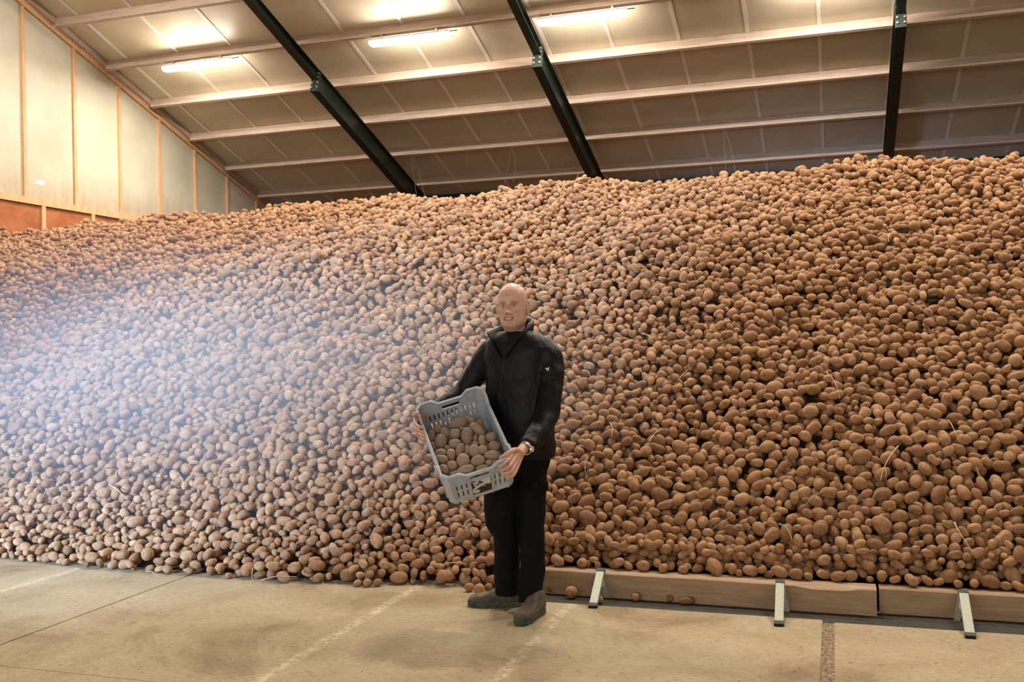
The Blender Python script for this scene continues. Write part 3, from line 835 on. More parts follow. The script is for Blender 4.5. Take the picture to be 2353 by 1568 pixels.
# ---- dry stems on the heap
def surf(x, y):
    ix = int(min(max((x - GX0) / G, 4), nx - 5)); iy = int(min(max((y - GY0) / G, 4), ny - 5))
    return float(HM[ix - 3:ix + 4, iy - 3:iy + 4].max())
def hit_heap(px, py):
    d = ray(px, py); t = 4.8
    while t < 16:
        P = CAMPOS + d * t
        if P[2] < surf(P[0], P[1]) - 0.004 or P[2] < 0: return P
        t += 0.012
    return CAMPOS + d * 10
STEMS = [((1900, 860), (1925, 920)), ((1395, 975), (1410, 1010)), ((2170, 970), (2210, 1010)), ((1350, 1055), (1355, 1100)), ((2200, 1205), (2232, 1275)), ((1860, 1165), (1890, 1130)),
         ((1640, 1220), (1690, 1185)), ((1785, 1208), (1822, 1248)), ((2025, 1085), (2045, 1110)), ((2060, 1030), (2030, 1110)), ((2010, 1160), (2030, 1130)), ((1500, 1020), (1515, 990)),
         ((1610, 442), (1625, 460)), ((1697, 440), (1710, 458)), ((1900, 462), (1995, 465)), ((1795, 490), (1815, 475)), ((1915, 508), (1920, 525)), ((1560, 575), (1568, 600)),
         ((1755, 580), (1765, 597)), ((1910, 620), (1920, 605)), ((1780, 675), (1790, 690)), ((2040, 540), (2048, 560)), ((2150, 530), (2155, 550)), ((2100, 700), (2120, 720)),
         ((1565, 880), (1580, 850)), ((1340, 855), (1352, 870)), ((1265, 745), (1280, 755)), ((985, 790), (968, 815)), ((1025, 775), (1030, 790)), ((880, 790), (910, 795)),
         ((660, 842), (715, 838)), ((590, 800), (605, 780)), ((385, 945), (430, 890)), ((245, 1118), (300, 1152)), ((265, 1100), (285, 1085)), ((105, 1145), (130, 1125)), ((0, 1022), (42, 985)),
         ((415, 1090), (418, 1130)), ((440, 1225), (470, 1195)), ((835, 1185), (850, 1150)), ((845, 1240), (895, 1200)), ((760, 1030), (775, 1015)), ((1075, 1215), (1090, 1195)), ((1060, 1210), (1082, 1235)),
         ((270, 1332), (330, 1318)), ((330, 1318), (370, 1330)), ((575, 1310), (592, 1340)), ((600, 1338), (690, 1330)), ((1020, 1305), (1070, 1300)), ((350, 640), (370, 632)), ((200, 665), (225, 655)),
         ((460, 570), (475, 560)), ((1325, 400), (1330, 418)), ((2140, 395), (2150, 425)), ((2185, 375), (2195, 365)), ((2260, 1100), (2235, 1080)), ((1480, 770), (1495, 790)), ((1690, 780), (1660, 790)),
         ((1810, 1405), (1880, 1412))]
for k, (a, b) in enumerate(STEMS[:-1]):
    A, B = hit_heap(*a), hit_heap(*b)
    n = 4; pts = []
    for i in range(n + 1):
        t = i / n; q = A * (1 - t) + B * t
        q = q + _r * (0.022 * math.sin(2.6 * t + k)) + np.array([0, -0.012, 0.012 + 0.014 * math.sin(PI * t)])
        pts.append(q)
    pts = smooth_path(pts, 4)
    L = len(pts)
    r0 = rr.uniform(0.0028, 0.0045)
    c = pts[0]
    vv, ff = tube([q - c for q in pts], [r0 * (1 - 0.5 * i / L) for i in range(L)], 6)
    o = mesh_obj('dry_stem', vv, ff, M_STEM, None, True, tuple(c))
    ln = float(np.linalg.norm(B - A)); xm, zm_ = float((A[0] + B[0]) / 2), float((A[2] + B[2]) / 2)
    hw = 'at the foot of the heap' if zm_ < 0.25 else ('low on the heap' if zm_ < 0.9 else ('halfway up the heap' if zm_ < 1.8 else ('high on the heap' if zm_ < 2.6 else 'near the crest of the heap')))
    tilt = 'steep' if abs(b[1] - a[1]) > 1.3 * abs(b[0] - a[0]) else ('flat-lying' if abs(b[1] - a[1]) < 0.5 * abs(b[0] - a[0]) else 'slanting')
    tag(o, '%s %s dry stem %s, %s' % ('long' if ln > 0.17 else ('short' if ln < 0.1 else 'thin'), tilt, hw, min(MARKS, key=lambda m: abs(m[0] - xm))[1]), 'stem', 'dry stems scattered over the heap')
A, B = floor_at(1915, 1408, -0.014), floor_at(2028, 1413, -0.014)
pts = smooth_path([A - A, (B - A) * 0.3 + np.array([0, -0.03, 0.004]), (B - A) * 0.65 + np.array([0, -0.035, 0.0]), (B - A) + np.array([0, 0.02, 0.006])], 5)
vv, ff = tube(pts, [0.006] * len(pts), 6)
tag(mesh_obj('dry_stem', vv, ff, M_STEM, None, True, tuple(A + np.array([0, 0, 0.006]))), 'long crooked dry stem lying in the dark channel before the timbers', 'stem', 'dry stems scattered over the heap')

# ================================================================== dust hanging in the air before the heap
M_DUST = bpy.data.materials.new('dust'); M_DUST.use_nodes = True
_d = M_DUST.node_tree; _d.nodes.remove(_d.nodes['Principled BSDF'])
_vs = node(_d, 'ShaderNodeVolumeScatter', Anisotropy=0.0); _vs.inputs['Color'].default_value = (0.78, 0.87, 1.0, 1)
_tc = node(_d, 'ShaderNodeTexCoord'); _gr = node(_d, 'ShaderNodeVectorMath', operation='LENGTH'); _d.links.new(_tc.outputs['Object'], _gr.inputs[0])
_mr = node(_d, 'ShaderNodeMapRange', interpolation_type='SMOOTHERSTEP'); _mr.inputs[1].default_value = 1.0; _mr.inputs[2].default_value = 0.0; _mr.inputs[3].default_value = 0.0; _mr.inputs[4].default_value = DUST
_d.links.new(_gr.outputs['Value'], _mr.inputs[0]); _d.links.new(_mr.outputs[0], _vs.inputs['Density']); _d.links.new(_vs.outputs[0], _d.nodes['Material Output'].inputs['Volume'])
dv, df = ellipsoid((0, 0, 0), (1, 1, 1), None, 24, 14)
dust = mesh_obj('dust_haze', dv, df, M_DUST, None, True, (-4.95, 6.55, 1.1))
dust.scale = (4.6, 1.9, 1.7)
tag(dust, 'pale bluish dust haze hanging before the far end of the heap', 'haze', kind='stuff')

# ================================================================== the crate in the man's hands
CW, CL, CHH = 0.368, 0.560, 0.227
CR = np.array([[0.851, -0.514, 0.106], [0.451, 0.613, -0.649], [0.269, 0.600, 0.753]])
_q, _ = np.linalg.qr(CR); CR = _q * np.sign((_q * CR).sum(0))
CC = np.array([-1.8357, 4.7991, 1.0273])
M_CRATE = mat('grey_blue_crate_plastic', (0.45, 0.50, 0.58), 0.42, spec=0.4, build=mottled((0.40, 0.45, 0.53), (0.50, 0.555, 0.64), nscale=12, detail=3))
def print_build(nt, b):
    v = coords(nt, 'Object', (1, 1, 1)); n = node(nt, 'ShaderNodeTexNoise', Scale=17.0, Detail=2.0, Distortion=0.6); nt.links.new(v, n.inputs['Vector'])
    nt.links.new(ramp(nt, n.outputs['Fac'], [(0.475, (0.62, 0.63, 0.60)), (0.495, (0.015, 0.015, 0.017))]), b.inputs['Base Color'])
M_PRINT = mat('black_and_white_print', (0.5, 0.5, 0.5), 0.4, build=print_build)
crate = empty('crate')
crate.matrix_world = Matrix([list(CR[i]) + [CC[i]] for i in range(3)] + [[0, 0, 0, 1]])
tag(crate, 'grey plastic crate of potatoes tilted in the man\'s hands', 'crate')
TP = 0.93; CHF = 0.028; LOW = 0.030
def crate_pt(x, y, z):
    """x, y in -0.5..0.5 of the rim outline, z down from the rim"""
    k = 1 + (TP - 1) * (-z / CHH)
    return np.array([x * CW * k, y * CL * k, z])
def thick_grid(name, cols, rows, fpos, hole, m, parent, t=0.005, nrm=(0, 1, 0)):
    nv = {}; v = []; f = []
    def vid(i, j):
        if (i, j) not in nv:
            nv[(i, j)] = len(v); v.append(fpos(cols[i], rows[j], i, j))
        return nv[(i, j)]
    for i in range(len(cols) - 1):
        for j in range(len(rows) - 1):
            if hole((cols[i] + cols[i + 1]) / 2, (rows[j] + rows[j + 1]) / 2): continue
            f.append((vid(i, j), vid(i + 1, j), vid(i + 1, j + 1), vid(i, j + 1)))
    o = mesh_obj(name, v, f, m, parent)
    s = o.modifiers.new('thickness', 'SOLIDIFY'); s.thickness = t; s.offset = 0
    return o
def top_z(u, half):
    a = abs(u)
    e = half - 0.055
    return 0.0 if a > e else (-LOW if a < e - 0.035 else -LOW * (e - a) / 0.035)
def short_wall(sy):
    half = CW / 2 - CHF
    xs = [-half, half, half - 0.055, -(half - 0.055), half - 0.09, -(half - 0.09), -0.05, 0.05]
    ns = 11; sw = 0.0035; slots = [(-0.13 + 0.26 * i / (ns - 1)) for i in range(ns)]
    for s in slots: xs += [s - sw, s + sw]
    xs = sorted(set(round(x, 5) for x in xs))
    rows = [0.0, -0.052, -0.074, -0.090, -0.130, -0.142, -0.185, -CHH]
    def fpos(x, z, i, j):
        zz = top_z(x, half) if j == 0 else z
        p = crate_pt(x / CW, sy * 0.5, zz); return p
    def hole(x, z):
        if -0.074 < z < -0.052 and abs(x) < 0.05: return True
        if (-0.130 < z < -0.090 or -0.185 < z < -0.142): return any(abs(x - s) < sw for s in slots)
        return False
    return thick_grid('end_wall', xs, rows, fpos, hole, M_CRATE, crate)
def long_wall(sx):
    half = CL / 2 - CHF
    ys = [-half, half, half - 0.055, -(half - 0.055), half - 0.09, -(half - 0.09)]
    ns = 17; sw = 0.0035; slots = [(-0.20 + 0.40 * i / (ns - 1)) for i in range(ns)]
    for s in slots: ys += [s - sw, s + sw]
    ys = sorted(set(round(y, 5) for y in ys))
    rows = [0.0, -0.10, -0.130, -0.150, -0.185, -CHH]
    def fpos(y, z, i, j):
        zz = top_z(y, half) if j == 0 else z
        return crate_pt(sx * 0.5, y / CL, zz)
    def hole(y, z):
        return (-0.130 < z < -0.10 or -0.185 < z < -0.150) and any(abs(y - s) < sw for s in slots)
    return thick_grid('side_wall', ys, rows, fpos, hole, M_CRATE, crate)
for s in (1, -1): short_wall(s)
for s in (1, -1): long_wall(s)
for sx in (1, -1):
    for sy in (1, -1):
        a = lambda z: crate_pt(sx * (CW / 2 - CHF) / CW, sy * 0.5, z)
        b = lambda z: crate_pt(sx * 0.5, sy * (CL / 2 - CHF) / CL, z)
        o = mesh_obj('corner_wall', [a(0), b(0), b(-CHH), a(-CHH)], [(0, 1, 2, 3)], M_CRATE, crate)
        sm = o.modifiers.new('thickness', 'SOLIDIFY'); sm.thickness = 0.006; sm.offset = 0
o = mesh_obj('bottom', [crate_pt(x, y, -CHH + 0.006) for x, y in ((-.47, -.49), (.47, -.49), (.49, -.47), (.49, .47), (.47, .49), (-.47, .49), (-.49, .47), (-.49, -.47))], [tuple(range(8))], M_CRATE, crate)
sm = o.modifiers.new('thickness', 'SOLIDIFY'); sm.thickness = 0.006; sm.offset = 0
# rim lip all the way round
def rim_loop():
    pts = []
    hx, hy = CW / 2 - CHF, CL / 2 - CHF
    def run(vals, f, half):
        for t in vals: pts.append(f(t, top_z(t, half)))
    sx_ = [-hx, -(hx - 0.055), -(hx - 0.09), (hx - 0.09), (hx - 0.055), hx]
    sy_ = [-hy, -(hy - 0.055), -(hy - 0.09), (hy - 0.09), (hy - 0.055), hy]
    run(sx_, lambda t, z: (crate_pt(t / CW, -0.5, z), (0, -1)), hx)
    run(sy_, lambda t, z: (crate_pt(0.5, t / CL, z), (1, 0)), hy)
    run(sx_[::-1], lambda t, z: (crate_pt(t / CW, 0.5, z), (0, 1)), hx)
    run(sy_[::-1], lambda t, z: (crate_pt(-0.5, t / CL, z), (-1, 0)), hy)
    return pts
loop = rim_loop(); n = len(loop); rv, rf = [], []
for i, (p, nn) in enumerate(loop):
    nb = loop[(i - 1) % n][1] if i % 6 == 0 else (loop[(i + 1) % n][1] if i % 6 == 5 else nn)
    o_ = np.array([nn[0] + nb[0], nn[1] + nb[1], 0.0]); o_ /= np.linalg.norm(o_)
    for a, z in ((-0.006, 0.004), (0.010, 0.004), (0.012, -0.010), (-0.006, -0.010)):
        rv.append(p + o_ * a + np.array([0, 0, z]))
for i in range(n):
    j = (i + 1) % n
    for k in range(4):
        k2 = (k + 1) % 4
        rf.append((i * 4 + k, j * 4 + k, j * 4 + k2, i * 4 + k2))
o = mesh_obj('rim', rv, rf, M_CRATE, crate); bv = o.modifiers.new('bevel', 'BEVEL'); bv.width = 0.002; bv.segments = 2
# ribs on the outside
for sy in (-1, 1):
    h = CW / 2 - CHF
    for z in (-0.048, -0.080):
        a, b = crate_pt(-h / CW, sy * 0.5, z), crate_pt(h / CW, sy * 0.5, z)
        off_ = np.array([0, sy * 0.005, 0])
        if z > -0.05: 
            for (u0, u1) in ((-h, -0.055), (0.055, h)):
                MB().bar(crate_pt(u0 / CW, sy * 0.5, z) + off_, crate_pt(u1 / CW, sy * 0.5, z) + off_, 0.009, 0.004).build('rib', M_CRATE, crate)
        else:
            MB().bar(a + off_, b + off_, 0.010, 0.004).build('rib', M_CRATE, crate)
    for x in (-0.145, -0.057, 0.057, 0.145):
        MB().bar(crate_pt(x / CW, sy * 0.5, -0.034) + off_, crate_pt(x / CW, sy * 0.5, -CHH) + off_, 0.004, 0.008, up=(0, 1, 0)).build('rib', M_CRATE, crate)
for sx in (-1, 1):
    h = CL / 2 - CHF
    off_ = np.array([sx * 0.005, 0, 0])
    MB().bar(crate_pt(sx * 0.5, -h / CL, -0.07) + off_, crate_pt(sx * 0.5, h / CL, -0.07) + off_, 0.010, 0.004).build('rib', M_CRATE, crate)
    for y in (-0.22, -0.11, 0.0, 0.11, 0.22):
        MB().bar(crate_pt(sx * 0.5, y / CL, -0.034) + off_, crate_pt(sx * 0.5, y / CL, -CHH) + off_, 0.004, 0.008, up=(1, 0, 0)).build('rib', M_CRATE, crate)
pv = [crate_pt(x / CW, -0.5, z) + np.array([0, -0.0045, 0]) for x, z in ((-0.052, -0.200), (0.052, -0.200), (0.052, -0.092), (-0.052, -0.092))]
po = mesh_obj('printed_label', pv + [q + np.array([0, 0.002, 0]) for q in pv], [(0, 1, 2, 3), (7, 6, 5, 4), (0, 4, 5, 1), (1, 5, 6, 2), (2, 6, 7, 3), (3, 7, 4, 0)], M_PRINT, crate)
po['label'] = 'black and white print'
# potatoes in the crate: seen pixel, half sizes in pixels, long-axis angle
def to_local(P): return CR.T @ (np.asarray(P) - CC)
def to_world(p): return CR @ np.asarray(p) + CC
PA = to_world((0, -0.26, -0.060)); PB = to_world((0.1, -0.26, -0.060)); PCx = to_world((0, 0.20, -0.128))
PN = np.cross(PB - PA, PCx - PA); PN /= np.linalg.norm(PN)
LIST = [(615, 500, 125, 70, -20), (770, 455, 60, 45, 20), (850, 575, 112, 72, 38), (890, 512, 66, 48, 75), (345, 580, 60, 58, 0), (270, 660, 85, 62, 95), (450, 622, 86, 60, 60), (395, 725, 92, 78, 90),
        (575, 635, 74, 70, 0), (725, 665, 115, 78, 95), (910, 725, 75, 52, 85), (1018, 675, 66, 64, 0), (1062, 785, 72, 66, 30), (570, 755, 78, 58, -10), (630, 830, 86, 50, -65), (525, 890, 72, 58, 80),
        (302, 790, 60, 42, 60), (390, 872, 75, 55, -5), (400, 950, 92, 58, 5), (540, 1030, 70, 62, 40), (670, 965, 90, 84, 90), (820, 850, 88, 76, 70), (920, 832, 62, 58, 40), (855, 970, 88, 74, -10),
        (1035, 900, 106, 64, -5), (435, 1070, 68, 52, 40), (705, 1075, 112, 52, -12), (590, 1125, 90, 34, -5), (900, 1060, 82, 42, -18), (990, 995, 46, 40, 0), (1062, 985, 42, 34, 0), (725, 830, 60, 40, 90),
        (480, 812, 44, 40, 0), (825, 690, 50, 30, 90), (830, 752, 42, 30, 0), (665, 572, 42, 30, 0)]
cp = random.Random(9)
def crate_words(P, la, lb, i):
    q = to_local(P)
    r_ = ['against the slotted back wall', 'one row before the back wall', 'in the middle row', 'one row from the front rim', 'along the front rim'][min(4, max(0, int((0.21 - q[1]) / 0.096)))]
    c_ = 'on the open side' if q[0] < -0.055 else ('beside the man' if q[0] > 0.06 else 'in mid-width')
    return '%s %s potato in the crate %s, %s' % ('large' if la > 0.039 else ('tiny' if la < 0.022 else 'medium'), 'long' if la / lb > 1.4 else ('round' if la / lb < 1.15 else 'oval'), r_, c_)
M_POT_GREY = mat('dusty_grey_potato_skin', (0.36, 0.27, 0.20), 0.8, spec=0.25, build=mottled((0.30, 0.205, 0.145), (0.44, 0.325, 0.245), nscale=2.0, detail=4, b_str=0.15, b_dist=0.05, rnd=0.12))
def grey(o):
    o.material_slots[0].link = 'OBJECT'; o.material_slots[0].material = M_POT_GREY
    return o
for i, (zx, zy, a, b, ang) in enumerate(LIST):
    px, py = 940 + zx / 5.407, 880 + zy / 5.407
    d = ray(px, py); t = ((PA - CAMPOS) @ PN) / (d @ PN)
    small = b < 45
    P = CAMPOS + d * (t + (0.018 if small else -0.004 * (i % 3)))
    s = t / FOC / 5.407
    th = math.radians(ang)
    ax = _r * math.cos(th) - _u * math.sin(th); az = -_f; ay = np.cross(az, ax)
    R = np.stack([ax, ay, az], 1)
    grey(potato(P, R, (a * s, b * s, min(a, b) * s * 0.85), cp.randrange(NVAR), crate_words(P, a * s, b * s, i), 'potatoes in the grey crate'))
for yy in (-0.20, -0.12, -0.04, 0.04, 0.12, 0.20):
    for xx in (-0.11, -0.035, 0.04, 0.115):
        zz = np.interp(yy, [-0.26, 0.20], [-0.060, -0.128]) - 0.058
        if zz < -0.18: continue
        P = to_world((xx + cp.uniform(-.008, .008), yy + cp.uniform(-.008, .008), zz))
        R = CR @ rot_z(cp.uniform(0, 6)) @ rot_x(cp.uniform(0, 6))
        grey(potato(P, R, (0.042, 0.034, 0.032), cp.randrange(NVAR), 'potato buried under the top layer in the grey crate', 'potatoes in the grey crate'))

# ================================================================== the man
YH = math.hypot(_f[0], _f[1])
TOW = np.array([-_f[0] / YH, -_f[1] / YH, 0.0])        # horizontal, towards the camera
RGT = np.array([_r0[0], _r0[1], 0.0]); UPV = np.array([0, 0, 1.0])
PSI = math.radians(30)
FWD = math.cos(PSI) * TOW - math.sin(PSI) * RGT          # where his chest points
LAT = math.cos(PSI) * RGT + math.sin(PSI) * TOW          # his left
def ell(c, wa, wb, lat=None, fwd=None, seg=36, e=2.3, up=0.0):
    lat = LAT if lat is None else lat; fwd = FWD if fwd is None else fwd
    out = []
    for k in range(seg):
        a = 2 * PI * k / seg; ca, sa = math.cos(a), math.sin(a)
        x = math.copysign(abs(ca) ** (2 / e), ca); y = math.copysign(abs(sa) ** (2 / e), sa)
        out.append(np.asarray(c) + lat * wa * x + fwd * wb * y + UPV * up * x)
    return out
TORSO = [(1052, 1200, 0.180, 0.130, 5.455), (1045, 1200, 0.188, 0.140, 5.455), (1010, 1199, 0.188, 0.146, 5.455), (960, 1197, 0.184, 0.146, 5.45), (910, 1195, 0.186, 0.144, 5.45), (865, 1193, 0.194, 0.142, 5.45),
         (825, 1191, 0.198, 0.136, 5.45), (800, 1190, 0.192, 0.126, 5.45), (784, 1190, 0.182, 0.114, 5.45), (772, 1189, 0.148, 0.100, 5.45), (762, 1188, 0.100, 0.088, 5.45)]
SLEEVE_L = [(1225, 795, 5.42, .060), (1250, 804, 5.39, .074), (1264, 832, 5.36, .073), (1267, 870, 5.325, .066), (1263, 915, 5.285, .064), (1254, 955, 5.24, .066), (1240, 988, 5.17, .062), (1223, 1013, 5.10, .053), (1211, 1026, 5.05, .045)]
SLEEVE_R = [(1150, 795, 5.49, .060), (1131, 805, 5.525, .072), (1112, 832, 5.555, .070), (1090, 868, 5.57, .064), (1064, 900, 5.57, .060), (1032, 925, 5.53, .056), (1000, 943, 5.47, .052), (975, 955, 5.40, .045)]
LEG_R = [(1168, 1030, 5.47, .105), (1163, 1080, 5.47, .104), (1155, 1130, 5.45, .102), (1151, 1175, 5.43, .096), (1153, 1200, 5.43, .086), (1161, 1222, 5.45, .074), (1164, 1260, 5.48, .071), (1165, 1310, 5.51, .071), (1166, 1345, 5.53, .074), (1167, 1366, 5.53, .072)]
LEG_L = [(1220, 1030, 5.43, .100), (1220, 1080, 5.43, .092), (1220, 1130, 5.42, .084), (1221, 1180, 5.41, .078), (1222, 1230, 5.40, .070), (1223, 1280, 5.40, .066), (1222, 1330, 5.40, .068), (1220, 1365, 5.40, .066), (1219, 1387, 5.39, .066)]
def limb(pts, k=1.0, seg=22):
    p = smooth_path([list(at(a, b, d)) + [r * k] for a, b, d, r in pts], 4)
    return tube([q[:3] for q in p], [q[3] for q in p], seg)

# ---- head, in its own axes: x his left, y forward, z up from the chin
HYAW = math.radians(17)
HF = math.cos(HYAW) * TOW - math.sin(HYAW) * RGT; HL = math.cos(HYAW) * RGT + math.sin(HYAW) * TOW
HTILT = math.radians(-1.5)
HU = UPV * math.cos(HTILT) + HL * math.sin(HTILT); HL = HL * math.cos(HTILT) - UPV * math.sin(HTILT)
HO = at(1181, 755, 5.43)
HM3 = np.stack([HL, HF, HU], 1)
def head_world(p): return HO + HM3 @ np.asarray(p)
HT = np.array([[-0.022, .046, .050, .052], [-0.006, .050, .074, .056], [0.004, .053, .090, .060], [0.016, .059, .0965, .064], [0.034, .0665, .096, .070], [0.055, .0720, .094, .078], [0.080, .0735, .0935, .088], [0.105, .0755, .0925, .096],
               [0.125, .0765, .0905, .101], [0.148, .0780, .0945, .104], [0.170, .0775, .0945, .104], [0.190, .0740, .0890, .100], [0.208, .0665, .0785, .091], [0.224, .0545, .0630, .077], [0.236, .0390, .0440, .057], [0.2435, .0210, .0230, .031], [0.2465, .006, .006, .009]])
def gauss(x, z, x0, z0, sx, sz): return math.exp(-((x - x0) / sx) ** 2 - ((z - z0) / sz) ** 2)
def face_relief(x, z):
    a = abs(x); d = 0.0
    t = (z - 0.079) / (0.128 - 0.079)                                   # nose ridge
    if z > 0.068:
        h = 0.026 * math.exp(-((z - 0.082) / 0.016) ** 2) + 0.0125 * math.exp(-((z - 0.106) / 0.024) ** 2)
        h *= min(1.0, max(0.0, (z - 0.068) / 0.010))
        w = 0.0105 if z > 0.095 else 0.0135
        d += h * math.exp(-(a / w) ** 2)
    d += 0.010 * gauss(a, z, 0.0155, 0.080, 0.0065, 0.0070)             # nostril wings
    d -= 0.0115 * gauss(a, z, 0.0315, 0.1245, 0.0165, 0.0100)           # eye sockets
    d -= 0.0040 * gauss(a, z, 0.017, 0.1235, 0.007, 0.010)
    d += 0.0052 * gauss(a, z, 0.032, 0.1420, 0.022, 0.0065)             # brow
    d += 0.0026 * gauss(a, z, 0.0315, 0.1340, 0.015, 0.0035)            # upper lid fold
    d += 0.0022 * gauss(a, z, 0.0315, 0.1140, 0.015, 0.0035)            # lower lid
    d += 0.0060 * gauss(a, z, 0.041, 0.0930, 0.016, 0.0150)             # cheeks raised by the smile
    d -= 0.0040 * gauss(a, z, 0.0300 + 0.35 * (0.07 - z), 0.0680, 0.0035, 0.0160)   # smile folds
    zm = 0.0515 + 3.2 * a * a                                           # mouth line turned up at the ends
    if a < 0.036:
        k = 1 - (a / 0.036) ** 4
        d += k * (0.0052 * math.exp(-((z - zm - 0.0085) / 0.0045) ** 2) + 0.0058 * math.exp(-((z - zm + 0.0095) / 0.0050) ** 2) - 0.0100 * math.exp(-((z - zm) / 0.0042) ** 2) * (1 if a < 0.028 else 0.4))
    d -= 0.0040 * gauss(x, z, 0, 0.0340, 0.020, 0.0060)
    d += 0.0065 * gauss(x, z, 0, 0.0160, 0.018, 0.0110)                 # chin
    d += 0.0012 * math.sin((z - 0.17) * 420) * gauss(x, z, 0, 0.175, 0.03, 0.012)   # forehead lines
    d -= 0.0020 * gauss(a, z, 0.005, 0.140, 0.002, 0.008)
    return d
mb_body = MB()
rings = []
zs = np.concatenate([np.linspace(-0.022, 0.20, 90), np.linspace(0.203, 0.2465, 22)])
SEGH = 132
for z in zs:
    w = np.interp(z, HT[:, 0], HT[:, 1]); yf = np.interp(z, HT[:, 0], HT[:, 2]); yb = np.interp(z, HT[:, 0], HT[:, 3])
    r = []
    for k in range(SEGH):
        a = 2 * PI * k / SEGH; sn, cs = math.sin(a), math.cos(a)
        e = 2.35 if cs > 0 else 2.05
        x = w * math.copysign(abs(sn) ** (2 / e), sn); y = (yf if cs > 0 else yb) * math.copysign(abs(cs) ** (2 / e), cs)
        if cs > 0.12: y += 1.3 * face_relief(x, z) * min(1.0, (cs - 0.12) / 0.2)
        r.append(head_world((x, y, z)))
    rings.append(r)
mb_body.add(*loft(rings))
for sx in (1, -1):                                                       # ears
    Me = HM3 @ rot_z(-sx * 0.45) @ rot_x(-0.15)
    v, f = ellipsoid(head_world((sx * 0.0800, -0.010, 0.106)), (0.0065, 0.0155, 0.028), Me, 16, 14); mb_body.add(v, f)
    rim = []
    for a in np.linspace(-0.6, 3.9, 14):
        q = Me @ np.array([sx * (0.004 + 0.006 * max(0, -math.cos(a))), 0.0185 * math.cos(a) , 0.030 * math.sin(a) + (0.004 if math.sin(a) > 0 else -0.004)])
        rim.append(head_world((sx * 0.0835, -0.014, 0.108)) + q)
    mb_body.add(*finger(rim, [0.0040] * len(rim), 8, 2))
    v, f = ellipsoid(head_world((sx * 0.0815, -0.006, 0.080)), (0.005, 0.008, 0.010), Me, 12, 10); mb_body.add(v, f)
    v, f = ellipsoid(head_world((sx * 0.079, 0.004, 0.104)), (0.006, 0.006, 0.008), Me, 10, 8); mb_body.add(v, f)
# neck
nk = [head_world((0, -0.018, 0.075)), head_world((0, -0.014, 0.03)), head_world((0, -0.014, -0.01)), at(1187, 772, 5.45), at(1188, 790, 5.45)]
mb_body.add(*tube(smooth_path(nk, 4), [0.055] * 6 + [0.057] * 6 + list(np.linspace(0.058, 0.075, 5)), 28))
# trunk, arms and legs under the clothes
mb_body.add(*loft([ell(at(px, py, D), wa * 0.86, wb * 0.84) for py, px, wa, wb, D in TORSO]))
mb_body.add(*limb(SLEEVE_L, 0.66)); mb_body.add(*limb(SLEEVE_R, 0.66)); mb_body.add(*limb(LEG_R, 0.66)); mb_body.add(*limb(LEG_L, 0.62))
# ---- hands
def hand(wrist, palm, knuckles, fingers, thumb, elbow):
    w, p = np.asarray(wrist), np.asarray(palm)
    mb_body.add(*finger([elbow, w, w * 0.5 + p * 0.5], [0.033, 0.027, 0.026], 16, 5))
    ks = [np.asarray(k) for k in knuckles]
    mid = sum(ks) / len(ks)
    for k in ks:                                                         # metacarpals make the palm
        mb_body.add(*finger([w * 0.85 + p * 0.15 + (k - mid) * 0.35, p + (k - mid) * 0.75, k], [0.0130, 0.0138, 0.0108], 12, 4))
    for k, f_ in zip(ks, fingers):
        n_ = len(f_)
        mb_body.add(*finger([k] + [np.asarray(q) for q in f_], list(np.linspace(0.0102, 0.0070, n_ + 1)), 12, 4))
    mb_body.add(*finger([np.asarray(q) for q in thumb], list(np.linspace(0.0160, 0.0090, len(thumb))), 12, 4))
wL = at(1201, 1033, 5.02)
hand(wL, at(1188, 1050, 4.955),
     [at(1173, 1052, 4.895), at(1177, 1063, 4.888), at(1181, 1073, 4.893), at(1185, 1082, 4.905)],
     [[at(1164, 1062, 4.866), at(1155, 1070, 4.866), at(1146, 1073, 4.882)], [at(1169, 1074, 4.856), at(1158, 1080, 4.860), at(1149, 1081.5, 4.880)],
      [at(1174, 1084, 4.862), at(1164, 1089, 4.868), at(1155, 1089.5, 4.888)], [at(1180, 1092, 4.878), at(1171, 1096.5, 4.886), at(1163, 1097, 4.902)]],
     [at(1193, 1037, 4.985), at(1181, 1035, 4.93), at(1168, 1043, 4.90), at(1158, 1048, 4.895), at(1150, 1053, 4.895)], at(1216, 1018, 5.09))
wR = at(968, 957, 5.36)
hand(wR, at(959, 972, 5.27),
     [at(954, 972, 5.20), at(956, 983, 5.205), at(959, 993, 5.21), at(962, 1002, 5.22)],
     [[at(956, 976, 5.155), at(963, 981, 5.125), at(971, 984, 5.135)], [at(958, 987, 5.16), at(965, 992, 5.13), at(973, 995, 5.14)],
      [at(961, 997, 5.17), at(968, 1002, 5.145), at(976, 1005, 5.15)], [at(964, 1006, 5.185), at(970, 1011, 5.165), at(977, 1014, 5.168)]],
     [at(962, 960, 5.32), at(955, 958, 5.26), at(955, 952, 5.21), at(960, 950, 5.17)], at(990, 947, 5.44))
me_body = fuse(mb_body, 0.0033, 2, 0.45, 0.5)
